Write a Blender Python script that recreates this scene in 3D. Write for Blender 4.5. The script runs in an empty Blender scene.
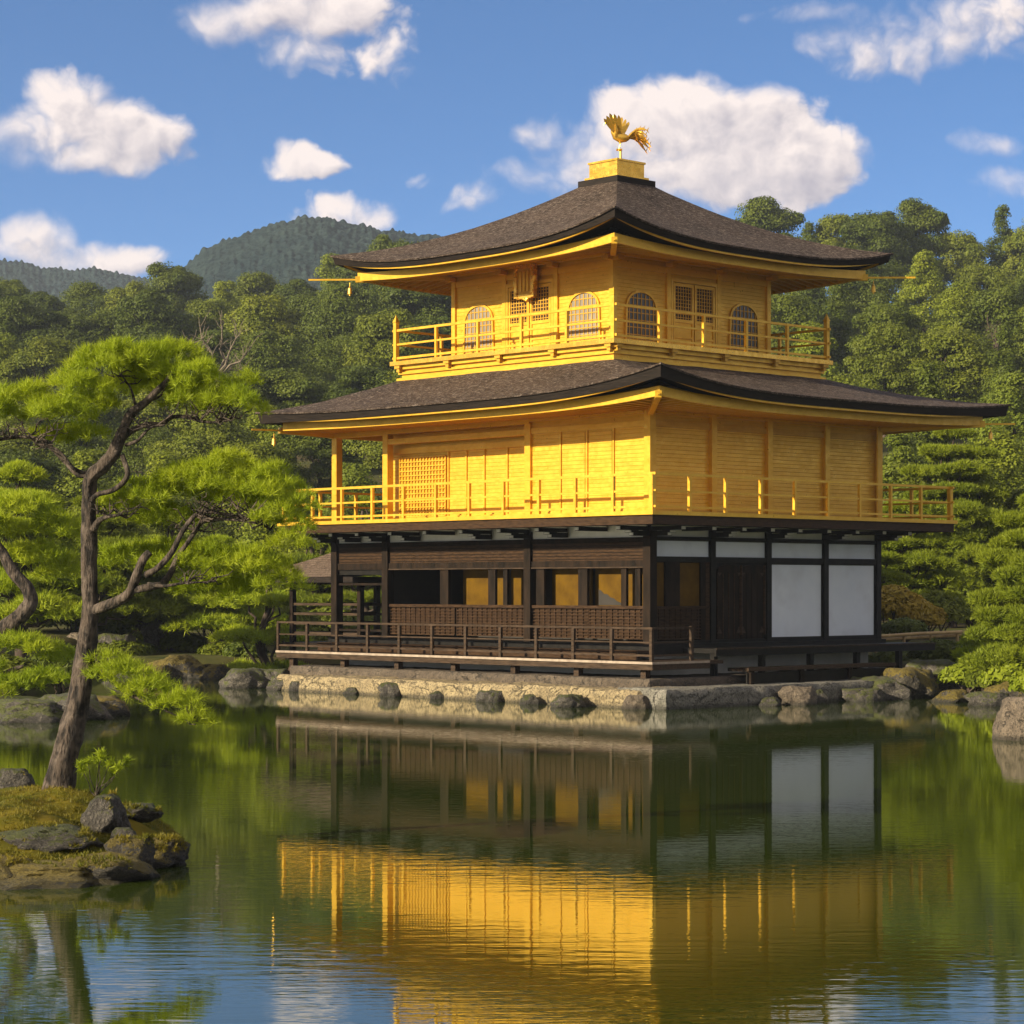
import bpy, math, random
import numpy as np
from mathutils import Vector, Matrix, noise

HAZE = True
# ------------------------------------------------------------------ camera
SC = bpy.context.scene
COL = SC.collection
F = 2346.0; CAMZ = 2.65; HY = 588.0
cam_d = bpy.data.cameras.new('camera'); cam = bpy.data.objects.new('camera', cam_d); COL.objects.link(cam)
cam.location = (0, 0, CAMZ); cam.rotation_euler = (math.radians(90), 0, 0)
cam_d.sensor_width = 36; cam_d.lens = 36*F/1024; cam_d.shift_y = (HY-512)/1024
cam_d.clip_start = .5; cam_d.clip_end = 12000
SC.camera = cam
SC.view_settings.view_transform = 'Standard'; SC.view_settings.look = 'None'
SC.view_settings.gamma = 1; SC.view_settings.exposure = EXPOSURE = 0.90
SC.cycles.max_bounces = 8; SC.cycles.diffuse_bounces = 3; SC.cycles.glossy_bounces = 4
SC.cycles.transmission_bounces = 4; SC.cycles.transparent_max_bounces = 4
SC.cycles.use_denoising = True

# ------------------------------------------------------------------ sun
SUN_EL = math.radians(20)
SUN_H = Vector((-.85, -.527)).normalized()
SUN = Vector((SUN_H.x*math.cos(SUN_EL), SUN_H.y*math.cos(SUN_EL), math.sin(SUN_EL)))
sd = bpy.data.lights.new('sun', 'SUN'); sd.energy = 5.0; sd.angle = math.radians(.7); sd.color = (1, .86, .62)
so = bpy.data.objects.new('sun', sd); COL.objects.link(so); so.location = (-60, -20, 60)
so.rotation_euler = SUN.to_track_quat('Z', 'Y').to_euler()

# ------------------------------------------------------------------ node helpers
class NT:
    def __init__(s, tree): s.t = tree; s.n = tree.nodes; s.l = tree.links
    def new(s, typ, **kw):
        n = s.n.new(typ)
        for k, v in kw.items(): setattr(n, k, v)
        return n
    def put(s, sock, v):
        if v is None: return
        if isinstance(v, bpy.types.NodeSocket): s.l.new(v, sock)
        else:
            if hasattr(sock.default_value, '__len__') and not hasattr(v, '__len__'): v = [v]*len(sock.default_value)
            if hasattr(v, '__len__') and len(sock.default_value) == 4 and len(v) == 3: v = (*v, 1)
            sock.default_value = v
    def math(s, op, a, b=None, c=None, clamp=False):
        n = s.new('ShaderNodeMath', operation=op, use_clamp=clamp)
        for i, v in enumerate((a, b, c)): s.put(n.inputs[i], v)
        return n.outputs[0]
    def vmath(s, op, a, b=None, scale=None):
        n = s.new('ShaderNodeVectorMath', operation=op)
        s.put(n.inputs[0], a); s.put(n.inputs[1], b)
        if scale is not None: s.put(n.inputs['Scale'], scale)
        return n.outputs[1] if op in ('LENGTH', 'DOT_PRODUCT') else n.outputs[0]
    def mix(s, f, a, b, blend='MIX'):
        n = s.new('ShaderNodeMix', data_type='RGBA', blend_type=blend)
        s.put(n.inputs[0], f); s.put(n.inputs[6], a); s.put(n.inputs[7], b)
        return n.outputs[2]
    def noise(s, vec, scale, detail=4, rough=.55, dist=0):
        n = s.new('ShaderNodeTexNoise'); s.put(n.inputs['Vector'], vec)
        n.inputs['Scale'].default_value = scale; n.inputs['Detail'].default_value = detail
        n.inputs['Roughness'].default_value = rough; n.inputs['Distortion'].default_value = dist
        return n.outputs['Fac']
    def mapr(s, v, a, b, c=0, d=1, smooth=False):
        n = s.new('ShaderNodeMapRange', interpolation_type='SMOOTHSTEP' if smooth else 'LINEAR')
        for i, x in enumerate((v, a, b, c, d)): s.put(n.inputs[i], x)
        return n.outputs[0]
    def scalev(s, vec, sc):
        n = s.new('ShaderNodeMapping'); s.put(n.inputs['Vector'], vec); n.inputs['Scale'].default_value = sc
        return n.outputs[0]

# ------------------------------------------------------------------ world: Nishita sky with cumulus
W = bpy.data.worlds.new('World'); SC.world = W; W.use_nodes = True
T = NT(W.node_tree); T.n.clear()
wo = T.new('ShaderNodeOutputWorld'); bg = T.new('ShaderNodeBackground'); T.l.new(bg.outputs[0], wo.inputs[0])
SKY_STRENGTH = .075
bg.inputs[1].default_value = SKY_STRENGTH
tc = T.new('ShaderNodeTexCoord'); D = tc.outputs['Generated']
sep = T.new('ShaderNodeSeparateXYZ'); T.l.new(D, sep.inputs[0]); dx, dy, dz = sep.outputs
up = T.math('ABSOLUTE', dz)
comb = T.new('ShaderNodeCombineXYZ'); T.put(comb.inputs[0], dx); T.put(comb.inputs[1], dy)
T.put(comb.inputs[2], T.math('MULTIPLY_ADD', up, 2.5, .010))
sky = T.new('ShaderNodeTexSky', sky_type='NISHITA'); sky.sun_disc = False
sky.sun_elevation = SUN_EL; sky.sun_rotation = math.atan2(SUN.x, SUN.y)
sky.air_density = 1.0; sky.dust_density = .5; sky.ozone_density = 3.0
T.l.new(T.vmath('NORMALIZE', comb.outputs[0]), sky.inputs[0])
skyc = T.mix(1.0, sky.outputs[0], (.80, 1.20, 1.52), 'MULTIPLY')
ysafe = T.math('MAXIMUM', T.math('ABSOLUTE', dy), .08)
U = T.math('DIVIDE', dx, ysafe); V = T.math('DIVIDE', up, ysafe)
uv = T.new('ShaderNodeCombineXYZ'); T.put(uv.inputs[0], U); T.put(uv.inputs[1], V)
uvv = uv.outputs[0]
wn = T.new('ShaderNodeTexNoise'); T.put(wn.inputs['Vector'], uvv); wn.inputs['Scale'].default_value = 26; wn.inputs['Detail'].default_value = 2
warp = T.vmath('SCALE', T.vmath('SUBTRACT', wn.outputs['Color'], (.5, .5, .5)), scale=.020)
uw = T.vmath('ADD', uvv, warp)
# blobs: direction of each puff (bearing, elevation) measured as tangents, soft weight
PUFF = [(70,108,46,40,1),(35,135,50,32,1),(110,128,48,38,1),(150,142,46,28,1),(95,158,100,18,.8),
 (285,12,72,34,.85),(235,28,55,24,.7),(345,10,55,28,.75),(310,52,60,22,.35),(375,45,40,30,.3),
 (303,162,40,19,.75),(35,238,48,28,.9),(90,255,70,20,.8),(135,252,34,18,.7),
 (345,214,52,20,.42),(700,118,70,44,1),(755,125,70,46,1),(800,160,62,46,1),(650,135,60,42,1),(590,160,52,34,.8),
 (720,165,130,38,.9),(540,182,48,20,.55),(538,133,30,18,.6),(472,197,36,15,.45),(412,176,14,10,.4),
 (950,28,100,30,.6),(880,50,80,24,.5),(985,12,60,24,.55),(985,146,42,14,.6),(1012,184,38,17,.55),(820,14,50,10,.3),
 (-120,180,110,44,1),(-260,90,90,40,.9),(1180,120,110,50,1),(1350,60,120,40,.9),(-420,230,160,30,.8),(1600,200,150,50,1)]
def field(vec):
    acc = None
    sp = T.new('ShaderNodeSeparateXYZ'); T.put(sp.inputs[0], vec); uu, vv = sp.outputs[0], sp.outputs[1]
    for (px, py, rx, ry, wgt) in PUFF:
        a = T.math('MULTIPLY_ADD', uu, F/(rx*1.1), -(px-512)/(rx*1.1))
        b = T.math('MULTIPLY_ADD', vv, F/(ry*1.1), -(HY-py)/(ry*1.1))
        q = T.math('MULTIPLY_ADD', b, b, T.math('MULTIPLY', a, a))
        m = T.math('MULTIPLY_ADD', q, -wgt, wgt)
        acc = m if acc is None else T.math('SMOOTH_MAX', acc, m, .25)
    return acc
def cloud_density(vec):
    n_ = T.noise(vec, 26, 9, .52)
    nb_ = T.noise(vec, 60, 5, .5)
    bil = T.math('MULTIPLY', T.math('ABSOLUTE', T.math('MULTIPLY_ADD', nb_, 2, -1)), .9)
    return T.math('ADD', field(vec), T.math('ADD', T.math('MULTIPLY_ADD', n_, 1.9, -.98), bil))
dens = cloud_density(uw)
dens2 = cloud_density(T.vmath('ADD', uw, (-.0050, .0055, 0)))
soft = T.mapr(T.noise(uvv, 9, 2, .5), .4, .62, .55, 1.6)
cl = T.mapr(T.math('DIVIDE', dens, soft), .02, 1.0, 0, .97, True)
emb = T.math('MULTIPLY_ADD', T.math('SUBTRACT', dens, dens2), -.85, .66)
core = T.mapr(dens, .5, 2.0, .10, -.34)
emb = T.math('MULTIPLY_ADD', T.math('SUBTRACT', dens2, dens), -1.05, .64)
lit = T.math('ADD', emb, core, clamp=True)
S = .95/SKY_STRENGTH/ (2**EXPOSURE)
cc = T.mix(lit, (.50*S, .47*S, .55*S), (1.13*S, .99*S, .93*S))
# unseen cloud cover added overhead and behind the viewer for less blue fill light
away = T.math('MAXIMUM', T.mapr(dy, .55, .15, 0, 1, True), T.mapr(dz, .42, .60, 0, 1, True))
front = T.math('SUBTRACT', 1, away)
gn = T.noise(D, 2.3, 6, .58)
fill_cloud = T.math('MULTIPLY', T.mapr(gn, .40, .60, .35, .9, True), away)
allc = T.math('MAXIMUM', T.math('MULTIPLY', cl, front), fill_cloud)
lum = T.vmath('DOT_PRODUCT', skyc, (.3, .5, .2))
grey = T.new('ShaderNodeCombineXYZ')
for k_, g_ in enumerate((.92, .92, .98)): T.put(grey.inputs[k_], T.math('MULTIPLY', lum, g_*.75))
skyd = T.mix(T.math('MULTIPLY', away, .6), skyc, grey.outputs[0])  # sky out of view greyed and dimmed to take blue out of the fill
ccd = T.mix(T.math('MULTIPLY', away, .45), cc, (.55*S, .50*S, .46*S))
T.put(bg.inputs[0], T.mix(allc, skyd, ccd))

# ------------------------------------------------------------------ mesh helpers
def PX(px, py, Y):
    return Vector(((px-512)/F*Y, Y, CAMZ+(HY-py)/F*Y))
def meshobj(name, verts, faces, mat, parent=None, smooth=False):
    me = bpy.data.meshes.new(name)
    if isinstance(verts, np.ndarray):
        nv = len(verts); k = faces.shape[1]; nf = len(faces)
        me.vertices.add(nv); me.vertices.foreach_set('co', verts.astype(np.float32).ravel())
        me.loops.add(nf*k); me.loops.foreach_set('vertex_index', faces.astype(np.int32).ravel())
        me.polygons.add(nf); me.polygons.foreach_set('loop_start', np.arange(0, nf*k, k, dtype=np.int32))
        me.update(calc_edges=True)
    else:
        me.from_pydata([tuple(v) for v in verts], [], faces)
    if smooth: me.polygons.foreach_set('use_smooth', np.ones(len(me.polygons), dtype=bool))
    for m in (mat if isinstance(mat, (list, tuple)) else [mat]): me.materials.append(m)
    me.update()
    o = bpy.data.objects.new(name, me); COL.objects.link(o)
    if parent: o.parent = parent
    return o
def empty(name, loc=(0,0,0), rz=0):
    o = bpy.data.objects.new(name, None); COL.objects.link(o); o.location = loc; o.rotation_euler = (0,0,rz)
    o.empty_display_size = .3
    return o
def tag(o, label=None, cat=None, group=None, kind=None):
    if label: o['label'] = label
    if cat: o['category'] = cat
    if group: o['group'] = group
    if kind: o['kind'] = kind
    return o
def copy_tree(o, parent=None):
    c = o.copy(); COL.objects.link(c); c.parent = parent
    for ch in list(o.children): copy_tree(ch, c)
    return c
ORD = 'first second third fourth fifth sixth seventh eighth ninth tenth eleventh twelfth thirteenth fourteenth fifteenth sixteenth seventeenth eighteenth nineteenth twentieth'.split()

class MB:
    def __init__(s): s.v = []; s.f = []
    def box(s, x0, x1, y0, y1, z0, z1):
        if x1 < x0: x0, x1 = x1, x0
        if y1 < y0: y0, y1 = y1, y0
        if z1 < z0: z0, z1 = z1, z0
        b = len(s.v)
        s.v += [(x0,y0,z0),(x1,y0,z0),(x1,y1,z0),(x0,y1,z0),(x0,y0,z1),(x1,y0,z1),(x1,y1,z1),(x0,y1,z1)]
        s.f += [tuple(b+i for i in q) for q in ((0,3,2,1),(4,5,6,7),(0,1,5,4),(1,2,6,5),(2,3,7,6),(3,0,4,7))]
        return s
    def beam(s, p, q, w, h, up=(0,0,1)):
        p = Vector(p); q = Vector(q); d = (q-p).normalized(); u = Vector(up)
        if abs(d.dot(u)) > .98: u = Vector((1,0,0))
        r = d.cross(u).normalized()*w/2; u2 = r.cross(d).normalized()*h/2
        b = len(s.v)
        for c in (p, q):
            for a, e in ((-1,-1),(1,-1),(1,1),(-1,1)): s.v.append(tuple(c+r*a+u2*e))
        s.f += [tuple(b+i for i in k) for k in ((0,1,2,3),(7,6,5,4),(0,4,5,1),(1,5,6,2),(2,6,7,3),(3,7,4,0))]
        return s
    def tube(s, pts, rad, n=8, cap=True):
        pts = [Vector(p) for p in pts]; b0 = len(s.v)
        if not hasattr(rad, '__len__'): rad = [rad]*len(pts)
        pr = None
        for i, p in enumerate(pts):
            d = (pts[min(i+1, len(pts)-1)]-pts[max(i-1, 0)]).normalized()
            if pr is None:
                pr = d.orthogonal().normalized()
            pr = (pr-d*pr.dot(d)).normalized(); q = d.cross(pr)
            for k in range(n):
                a = 2*math.pi*k/n
                s.v.append(tuple(p+(pr*math.cos(a)+q*math.sin(a))*rad[i]))
        for i in range(len(pts)-1):
            for k in range(n):
                a = b0+i*n+k; c = b0+i*n+(k+1) % n
                s.f.append((a, c, c+n, a+n))
        if cap:
            s.f.append(tuple(b0+n-1-k for k in range(n)))
            e = b0+(len(pts)-1)*n; s.f.append(tuple(e+k for k in range(n)))
        return s
    def poly(s, pts, thick, axis):
        """extrude a polygon (list of 3D pts) by thick along axis"""
        ax = Vector(axis)*thick; b = len(s.v); n = len(pts)
        s.v += [tuple(Vector(p)) for p in pts]+[tuple(Vector(p)+ax) for p in pts]
        s.f.append(tuple(b+i for i in range(n))); s.f.append(tuple(b+n+n-1-i for i in range(n)))
        for i in range(n):
            j = (i+1) % n; s.f.append((b+i, b+n+i, b+n+j, b+j))
        return s
    def build(s, name, mat, parent=None, smooth=False, label=None):
        o = meshobj(name, s.v, s.f, mat, parent, smooth)
        if label: o['label'] = label
        return o
def fixn(o):
    import bmesh
    bm = bmesh.new(); bm.from_mesh(o.data); bmesh.ops.recalc_face_normals(bm, faces=bm.faces); bm.to_mesh(o.data); bm.free()
    return o

# ------------------------------------------------------------------ materials
def pmat(name):
    m = bpy.data.materials.new(name); m.use_nodes = True
    t = NT(m.node_tree); p = t.n['Principled BSDF']
    tcn = t.new('ShaderNodeTexCoord')
    return m, t, p, tcn.outputs['Object']
def nmat(name, c1, c2, scale=3, rough=.6, metal=0, bump=.2, stretch=(1,1,1), detail=6, lo=.35, hi=.65, c3=None, s3=.6, spec=.5, bdist=.02):
    m, t, p, co = pmat(name)
    v = t.scalev(co, stretch)
    n = t.noise(v, scale, detail, .6)
    c = t.mix(t.mapr(n, lo, hi), c1, c2)
    if c3: c = t.mix(t.mapr(t.noise(co, s3, 3), .5, .68), c, c3)
    t.put(p.inputs['Base Color'], c); p.inputs['Roughness'].default_value = rough; p.inputs['Metallic'].default_value = metal
    p.inputs['Specular IOR Level'].default_value = spec
    if bump:
        b = t.new('ShaderNodeBump'); b.inputs['Strength'].default_value = bump; b.inputs['Distance'].default_value = bdist
        t.put(b.inputs['Height'], n); t.l.new(b.outputs[0], p.inputs['Normal'])
    return m
def gold(name, board=0, base=(.74,.445,.036), dark=(.66,.375,.022), metal=.40, rough=.42):
    m, t, p, co = pmat(name)
    n = t.noise(t.scalev(co, (1,1,2.5)), 2.2, 5, .6)
    n3 = t.noise(co, 14, 3, .5)
    c = t.mix(t.mapr(n, .35, .68), dark, base)
    c = t.mix(t.mapr(n3, .45, .75, 0, .20), c, (.56,.32,.02))
    h = n3
    if board:
        sp = t.new('ShaderNodeSeparateXYZ'); t.l.new(co, sp.inputs[0])
        ph = t.math('FRACT', t.math('MULTIPLY', sp.outputs[2], 1/board))
        g = t.mapr(ph, .0, .14, 0, 1)
        row = t.math('FLOOR', t.math('MULTIPLY', sp.outputs[2], 1/board))
        wn_ = t.new('ShaderNodeTexWhiteNoise', noise_dimensions='1D'); t.put(wn_.inputs['W'], row)
        c = t.mix(t.mapr(wn_.outputs[0], 0, 1, 0, .16), c, (.52,.28,.018))
        c = t.mix(t.mapr(g, 0, 1, .30, 0), c, (.30,.16,.01))
        h = t.math('ADD', t.math('MULTIPLY', t.math('MULTIPLY', g, t.math('SUBTRACT', 1.3, ph)), .8), t.math('MULTIPLY', n3, .15))
    lf = t.vmath('FLOOR', t.vmath('SCALE', t.vmath('ADD', co, (.013,.017,.011)), scale=1/.12))
    wl_ = t.new('ShaderNodeTexWhiteNoise', noise_dimensions='3D'); t.put(wl_.inputs['Vector'], lf)
    c = t.mix(t.mapr(wl_.outputs[0], .2, 1, 0, .10), c, tuple(x*.72 for x in dark))
    c = t.mix(t.mapr(t.noise(co, .55, 4, .6), .45, .72, 0, .25), c, tuple(x*.8 for x in dark))
    t.put(p.inputs['Base Color'], c); p.inputs['Metallic'].default_value = metal
    t.put(p.inputs['Roughness'], t.math('ADD', t.mapr(n3, .3, .7, rough-.12, rough+.06), t.mapr(wl_.outputs[0], 0, 1, -.06, .10)))
    b = t.new('ShaderNodeBump'); b.inputs['Strength'].default_value = .5 if board else .025; b.inputs['Distance'].default_value = .012
    t.put(b.inputs['Height'], h); t.l.new(b.outputs[0], p.inputs['Normal'])
    return m
M = {}
M['gold'] = gold('gold leaf')
M['gold_wall'] = gold('gold leaf boards', .095)
M['gold_dark'] = gold('aged gold rafters', 0, (.62,.35,.025), (.50,.27,.014), .3, .5)
M['gold_bright'] = gold('polished gold', 0, (.86,.53,.09), (.72,.41,.05), .7, .30)
M['screen'] = nmat('gilded screen paper', (.075,.038,.0015), (.12,.064,.0025), 2, .6, .1, 0, spec=.1)
M['wood'] = nmat('dark timber', (.006,.004,.0025), (.022,.013,.0075), 6, .6, 0, .25, (1,1,.25), spec=.1)
M['wood_brown'] = nmat('brown timber', (.022,.011,.005), (.055,.029,.013), 5, .55, 0, .25, (1,1,5), spec=.12)
M['deck'] = nmat('weathered deck timber', (.024,.015,.009), (.065,.041,.025), 5, .6, 0, .3, (3,.6,4), spec=.15)
M['black'] = nmat('black lacquered timber', (.005,.0045,.004), (.014,.012,.010), 5, .5, 0, .15, spec=.15)
M['plaster'] = nmat('white plaster', (.68,.74,.82), (.78,.83,.89), .7, .8, 0, .1, detail=8, c3=(.64,.68,.74), s3=.9)
M['plaster_cream'] = nmat('cream plaster', (.74,.72,.66), (.84,.82,.76), 3, .8, 0, .05)
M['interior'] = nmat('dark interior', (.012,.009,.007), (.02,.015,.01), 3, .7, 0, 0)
M['tipwhite'] = nmat('white painted beam end', (.6,.58,.52), (.75,.72,.66), 6, .6, 0, 0)
def shingle(name, c1, c2, c3):
    m, t, p, co = pmat(name)
    sp = t.new('ShaderNodeSeparateXYZ'); t.l.new(co, sp.inputs[0])
    n = t.noise(co, .8, 7, .7); nf = t.noise(t.scalev(co, (1,1,3)), 7, 6, .75)
    nm = t.noise(t.scalev(co, (1,1,1.6)), 15, 4, .75)
    rowz = t.math('MULTIPLY', t.math('ADD', sp.outputs[2], t.math('MULTIPLY', nf, .030)), 1/.055)
    ph = t.math('FRACT', rowz)
    c = t.mix(t.mapr(n, .38, .64), c1, c2)
    c = t.mix(t.mapr(nf, .50, .66, 0, .75), c, c3)
    c = t.mix(t.mapr(nm, .54, .68, 0, .8), c, c3)
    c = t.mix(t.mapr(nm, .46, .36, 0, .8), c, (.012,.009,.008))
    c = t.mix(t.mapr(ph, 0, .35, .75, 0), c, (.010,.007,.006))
    t.put(p.inputs['Base Color'], c); p.inputs['Roughness'].default_value = .8
    p.inputs['Specular IOR Level'].default_value = .2
    b = t.new('ShaderNodeBump'); b.inputs['Strength'].default_value = 1.0; b.inputs['Distance'].default_value = .06
    t.put(b.inputs['Height'], t.math('ADD', t.math('MULTIPLY', ph, .35), t.math('ADD', nf, nm))); t.l.new(b.outputs[0], p.inputs['Normal'])
    return m
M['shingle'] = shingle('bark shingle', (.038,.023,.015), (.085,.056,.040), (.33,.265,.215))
M['shingle_edge'] = nmat('cut shingle edge', (.008,.006,.005), (.024,.017,.013), 3, .7, 0, .4, (1,1,14), spec=.15)
def stonemat(name, c1, c2, c3, moss=None, mossamt=.5, wet=True):
    m, t, p, co = pmat(name)
    geo = t.new('ShaderNodeNewGeometry')
    n = t.noise(co, 2.2, 8, .65); nf = t.noise(co, 9, 6, .7)
    nc = t.noise(t.scalev(co, (1,1,1.5)), 1.7, 5, .55, .6)
    crack = t.math('MULTIPLY', t.mapr(t.math('ABSOLUTE', t.math('SUBTRACT', nc, .5)), .0, .022, 1, 0), t.mapr(n, .42, .56))
    c = t.mix(t.mapr(n, .35, .65), c1, c2); c = t.mix(t.mapr(nf, .5, .62, 0, .75), c, c3)
    c = t.mix(t.mapr(t.noise(co, 24, 4, .7), .5, .40, 0, .7), c, (.03,.027,.022))
    c = t.mix(t.math('MULTIPLY', crack, .8), c, (.02,.018,.015))
    if moss:
        sn = t.new('ShaderNodeSeparateXYZ'); t.l.new(geo.outputs['Normal'], sn.inputs[0])
        f = t.math('ADD', t.mapr(sn.outputs[2], .0, .8, -.35, .20), t.math('SUBTRACT', n, .5+.3*(0.5-mossamt)))
        f = t.math('ADD', f, t.math('MULTIPLY_ADD', nf, 1.1, -.55))
        moss = t.mix(t.noise(co, 18, 4, .7), tuple(x*.4 for x in moss), tuple(x*1.5 for x in moss))
        c = t.mix(t.mapr(f, .0, .12), c, moss)
    if wet:
        sz = t.new('ShaderNodeSeparateXYZ'); t.l.new(geo.outputs['Position'], sz.inputs[0])
        wl = t.mapr(t.math('ADD', sz.outputs[2], t.math('MULTIPLY', nf, .12)), .09, .17, .7, 0)
        c = t.mix(wl, c, (.018,.017,.012))
    t.put(p.inputs['Base Color'], c); p.inputs['Roughness'].default_value = .8
    b = t.new('ShaderNodeBump'); b.inputs['Strength'].default_value = 1.0; b.inputs['Distance'].default_value = .13
    h = t.math('ADD', t.math('MULTIPLY', n, 1.0), t.math('MULTIPLY', nf, .6))
    h = t.math('SUBTRACT', h, t.math('MULTIPLY', crack, .35))
    t.put(b.inputs['Height'], h); t.l.new(b.outputs[0], p.inputs['Normal'])
    return m
def wnv(t, co):
    n = t.new('ShaderNodeTexNoise'); t.put(n.inputs['Vector'], co); n.inputs['Scale'].default_value = 2.5
    return n.outputs['Color']
M['stone_warm'] = stonemat('warm sandstone', (.27,.205,.11), (.43,.34,.185), (.12,.095,.055))
M['stone_slab'] = stonemat('grey terrace stone', (.16,.15,.12), (.27,.25,.21), (.10,.10,.08))
M['rock'] = stonemat('grey rock', (.055,.048,.040), (.13,.115,.095), (.24,.21,.17), (.07,.08,.012), .36)
M['rock_tan'] = stonemat('tan rock', (.15,.115,.08), (.23,.18,.125), (.09,.07,.05))
M['rock_moss'] = stonemat('mossy rock', (.035,.030,.024), (.085,.075,.055), (.15,.13,.09), (.14,.105,.012), .80)
M['moss'] = nmat('moss', (.05,.06,.006), (.17,.125,.012), 1.6, .95, 0, .8, detail=9, c3=(.10,.11,.012), s3=1.1, spec=.1, bdist=.06)
def leafmat(name, a, b, c, trans=.3, rand=.35, nscale=.35):
    m, t, p, co = pmat(name)
    oi = t.new('ShaderNodeObjectInfo'); ge = t.new('ShaderNodeNewGeometry')
    n = t.noise(co, nscale, 3, .6)
    col = t.mix(t.mapr(n, .35, .65), a, b)
    col = t.mix(t.math('MULTIPLY', oi.outputs['Random'], rand), col, c)
    col = t.mix(t.math('MULTIPLY', ge.outputs['Random Per Island'], .35), col, b)
    t.put(p.inputs['Base Color'], col); p.inputs['Roughness'].default_value = .55; p.inputs['Specular IOR Level'].default_value = .2
    tr = t.new('ShaderNodeBsdfTranslucent'); t.put(tr.inputs[0], t.mix(1.0, col, (1.25,1.25,.55), 'MULTIPLY'))
    mx = t.new('ShaderNodeMixShader'); mx.inputs[0].default_value = trans
    out = [x for x in t.n if x.type == 'OUTPUT_MATERIAL'][0]
    t.l.new(p.outputs[0], mx.inputs[1]); t.l.new(tr.outputs[0], mx.inputs[2]); t.l.new(mx.outputs[0], out.inputs[0])
    return m
M['leaf_dark'] = leafmat('dark broadleaf', (.062,.092,.009), (.120,.148,.013), (.042,.066,.009), .25, .7)
M['leaf_olive'] = leafmat('olive broadleaf', (.105,.140,.011), (.195,.215,.016), (.070,.100,.010), .28, .7)
M['leaf_conifer'] = leafmat('soft conifer', (.135,.180,.012), (.26,.29,.020), (.075,.115,.015), .3, .7)
M['needle'] = leafmat('pine needles', (.215,.300,.014), (.37,.425,.024), (.12,.18,.010), .35, .2, 1.1)
M['needle_dark'] = leafmat('shore pine needles', (.15,.20,.012), (.27,.31,.018), (.10,.145,.012), .3, .5, .5)
M['leaf_autumn'] = leafmat('rusty shrub leaves', (.30,.24,.03), (.40,.27,.035), (.24,.24,.025), .3, .3)
M['bark'] = nmat('pine bark', (.010,.007,.005), (.085,.062,.046), 10, .9, 0, 1.0, (1.9,1.9,.5), detail=7, c3=(.13,.10,.078), s3=7, lo=.42, hi=.58, bdist=.09)
M['bark_far'] = nmat('tree bark', (.03,.02,.014), (.08,.055,.04), 5, .9, 0, .4, (1,1,.3))
M['bark_pale'] = nmat('bare pale bark', (.11,.09,.06), (.20,.16,.115), 5, .9, 0, .4, (1,1,.3))
M['bamboo'] = nmat('weathered bamboo', (.30,.19,.07), (.42,.29,.12), 4, .6, 0, .1)
# ================================================================== SETTING
rs = np.random.RandomState(7)
def sstep(a, b, x):
    t = np.clip((x-a)/(b-a), 0, 1); return t*t*(3-2*t)
def shoreY(X):
    xs = [-400,-60,-30,-18,-14.5,-12.8,-8.0,-5,0,9,10.2,11.0,12.4,17,22,30,60,400]
    ys = [-20, -20, 30, 46, 49, 69, 70.5,71,70,68,64,59.5,54.6,50,40,10,-20,-20]
    return np.interp(X, xs, ys)
def ground_h(X, Y):
    X = np.asarray(X, float); Y = np.asarray(Y, float)
    d = Y-shoreY(X)
    d2 = np.where(Y < -12, np.maximum(d, -(Y+12)), d)
    h = -1.2+1.75*sstep(-.8, .9, d2)
    h = h+.5*sstep(2, 18, d2)
    sl = .155+.035*sstep(-10, 30, X)
    h = h+np.where(Y > 98, sl*(np.minimum(Y, 275)-98), 0)-np.where(Y > 285, .10*(Y-285), 0)
    h = h+.35*np.sin(X*.13+1)*np.cos(Y*.11)*sstep(4, 30, d2)
    h = h+1.55*np.exp(-(((X+11.2)/2.6)**4+((Y-50.0)/1.5)**4))
    h = np.maximum(h, -1.2+1.75*np.exp(-(((X+8.6)/1.2)**4+((Y-33.0)/1.5)**4)))
    return np.maximum(h, -3)
def grid_mesh(xs, ys, hf):
    X, Y = np.meshgrid(xs, ys); Z = hf(X, Y)
    v = np.stack([X, Y, Z], -1).reshape(-1, 3); nx, ny = len(xs), len(ys)
    i = np.arange(nx-1)[None, :]+np.arange(ny-1)[:, None]*nx
    f = np.stack([i, i+1, i+1+nx, i+nx], -1).reshape(-1, 4)
    return v, f
xs = np.unique(np.concatenate([np.linspace(-700, -200, 8), np.linspace(-200, -32, 30), np.linspace(-32, 32, 190), np.linspace(32, 200, 30), np.linspace(200, 700, 8)]))
ys = np.unique(np.concatenate([np.linspace(-250, -20, 14), np.linspace(-20, 40, 50), np.linspace(40, 80, 120), np.linspace(80, 300, 80), np.linspace(300, 1050, 24)]))
v, f = grid_mesh(xs, ys, ground_h)
M['ground'] = nmat('mossy forest floor', (.035,.045,.012), (.085,.080,.022), .8, .95, 0, .6, detail=8, c3=(.07,.05,.025), s3=.3, spec=.1, bdist=.1)
tag(meshobj('ground', v, f, M['ground'], smooth=True), kind='structure')

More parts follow.
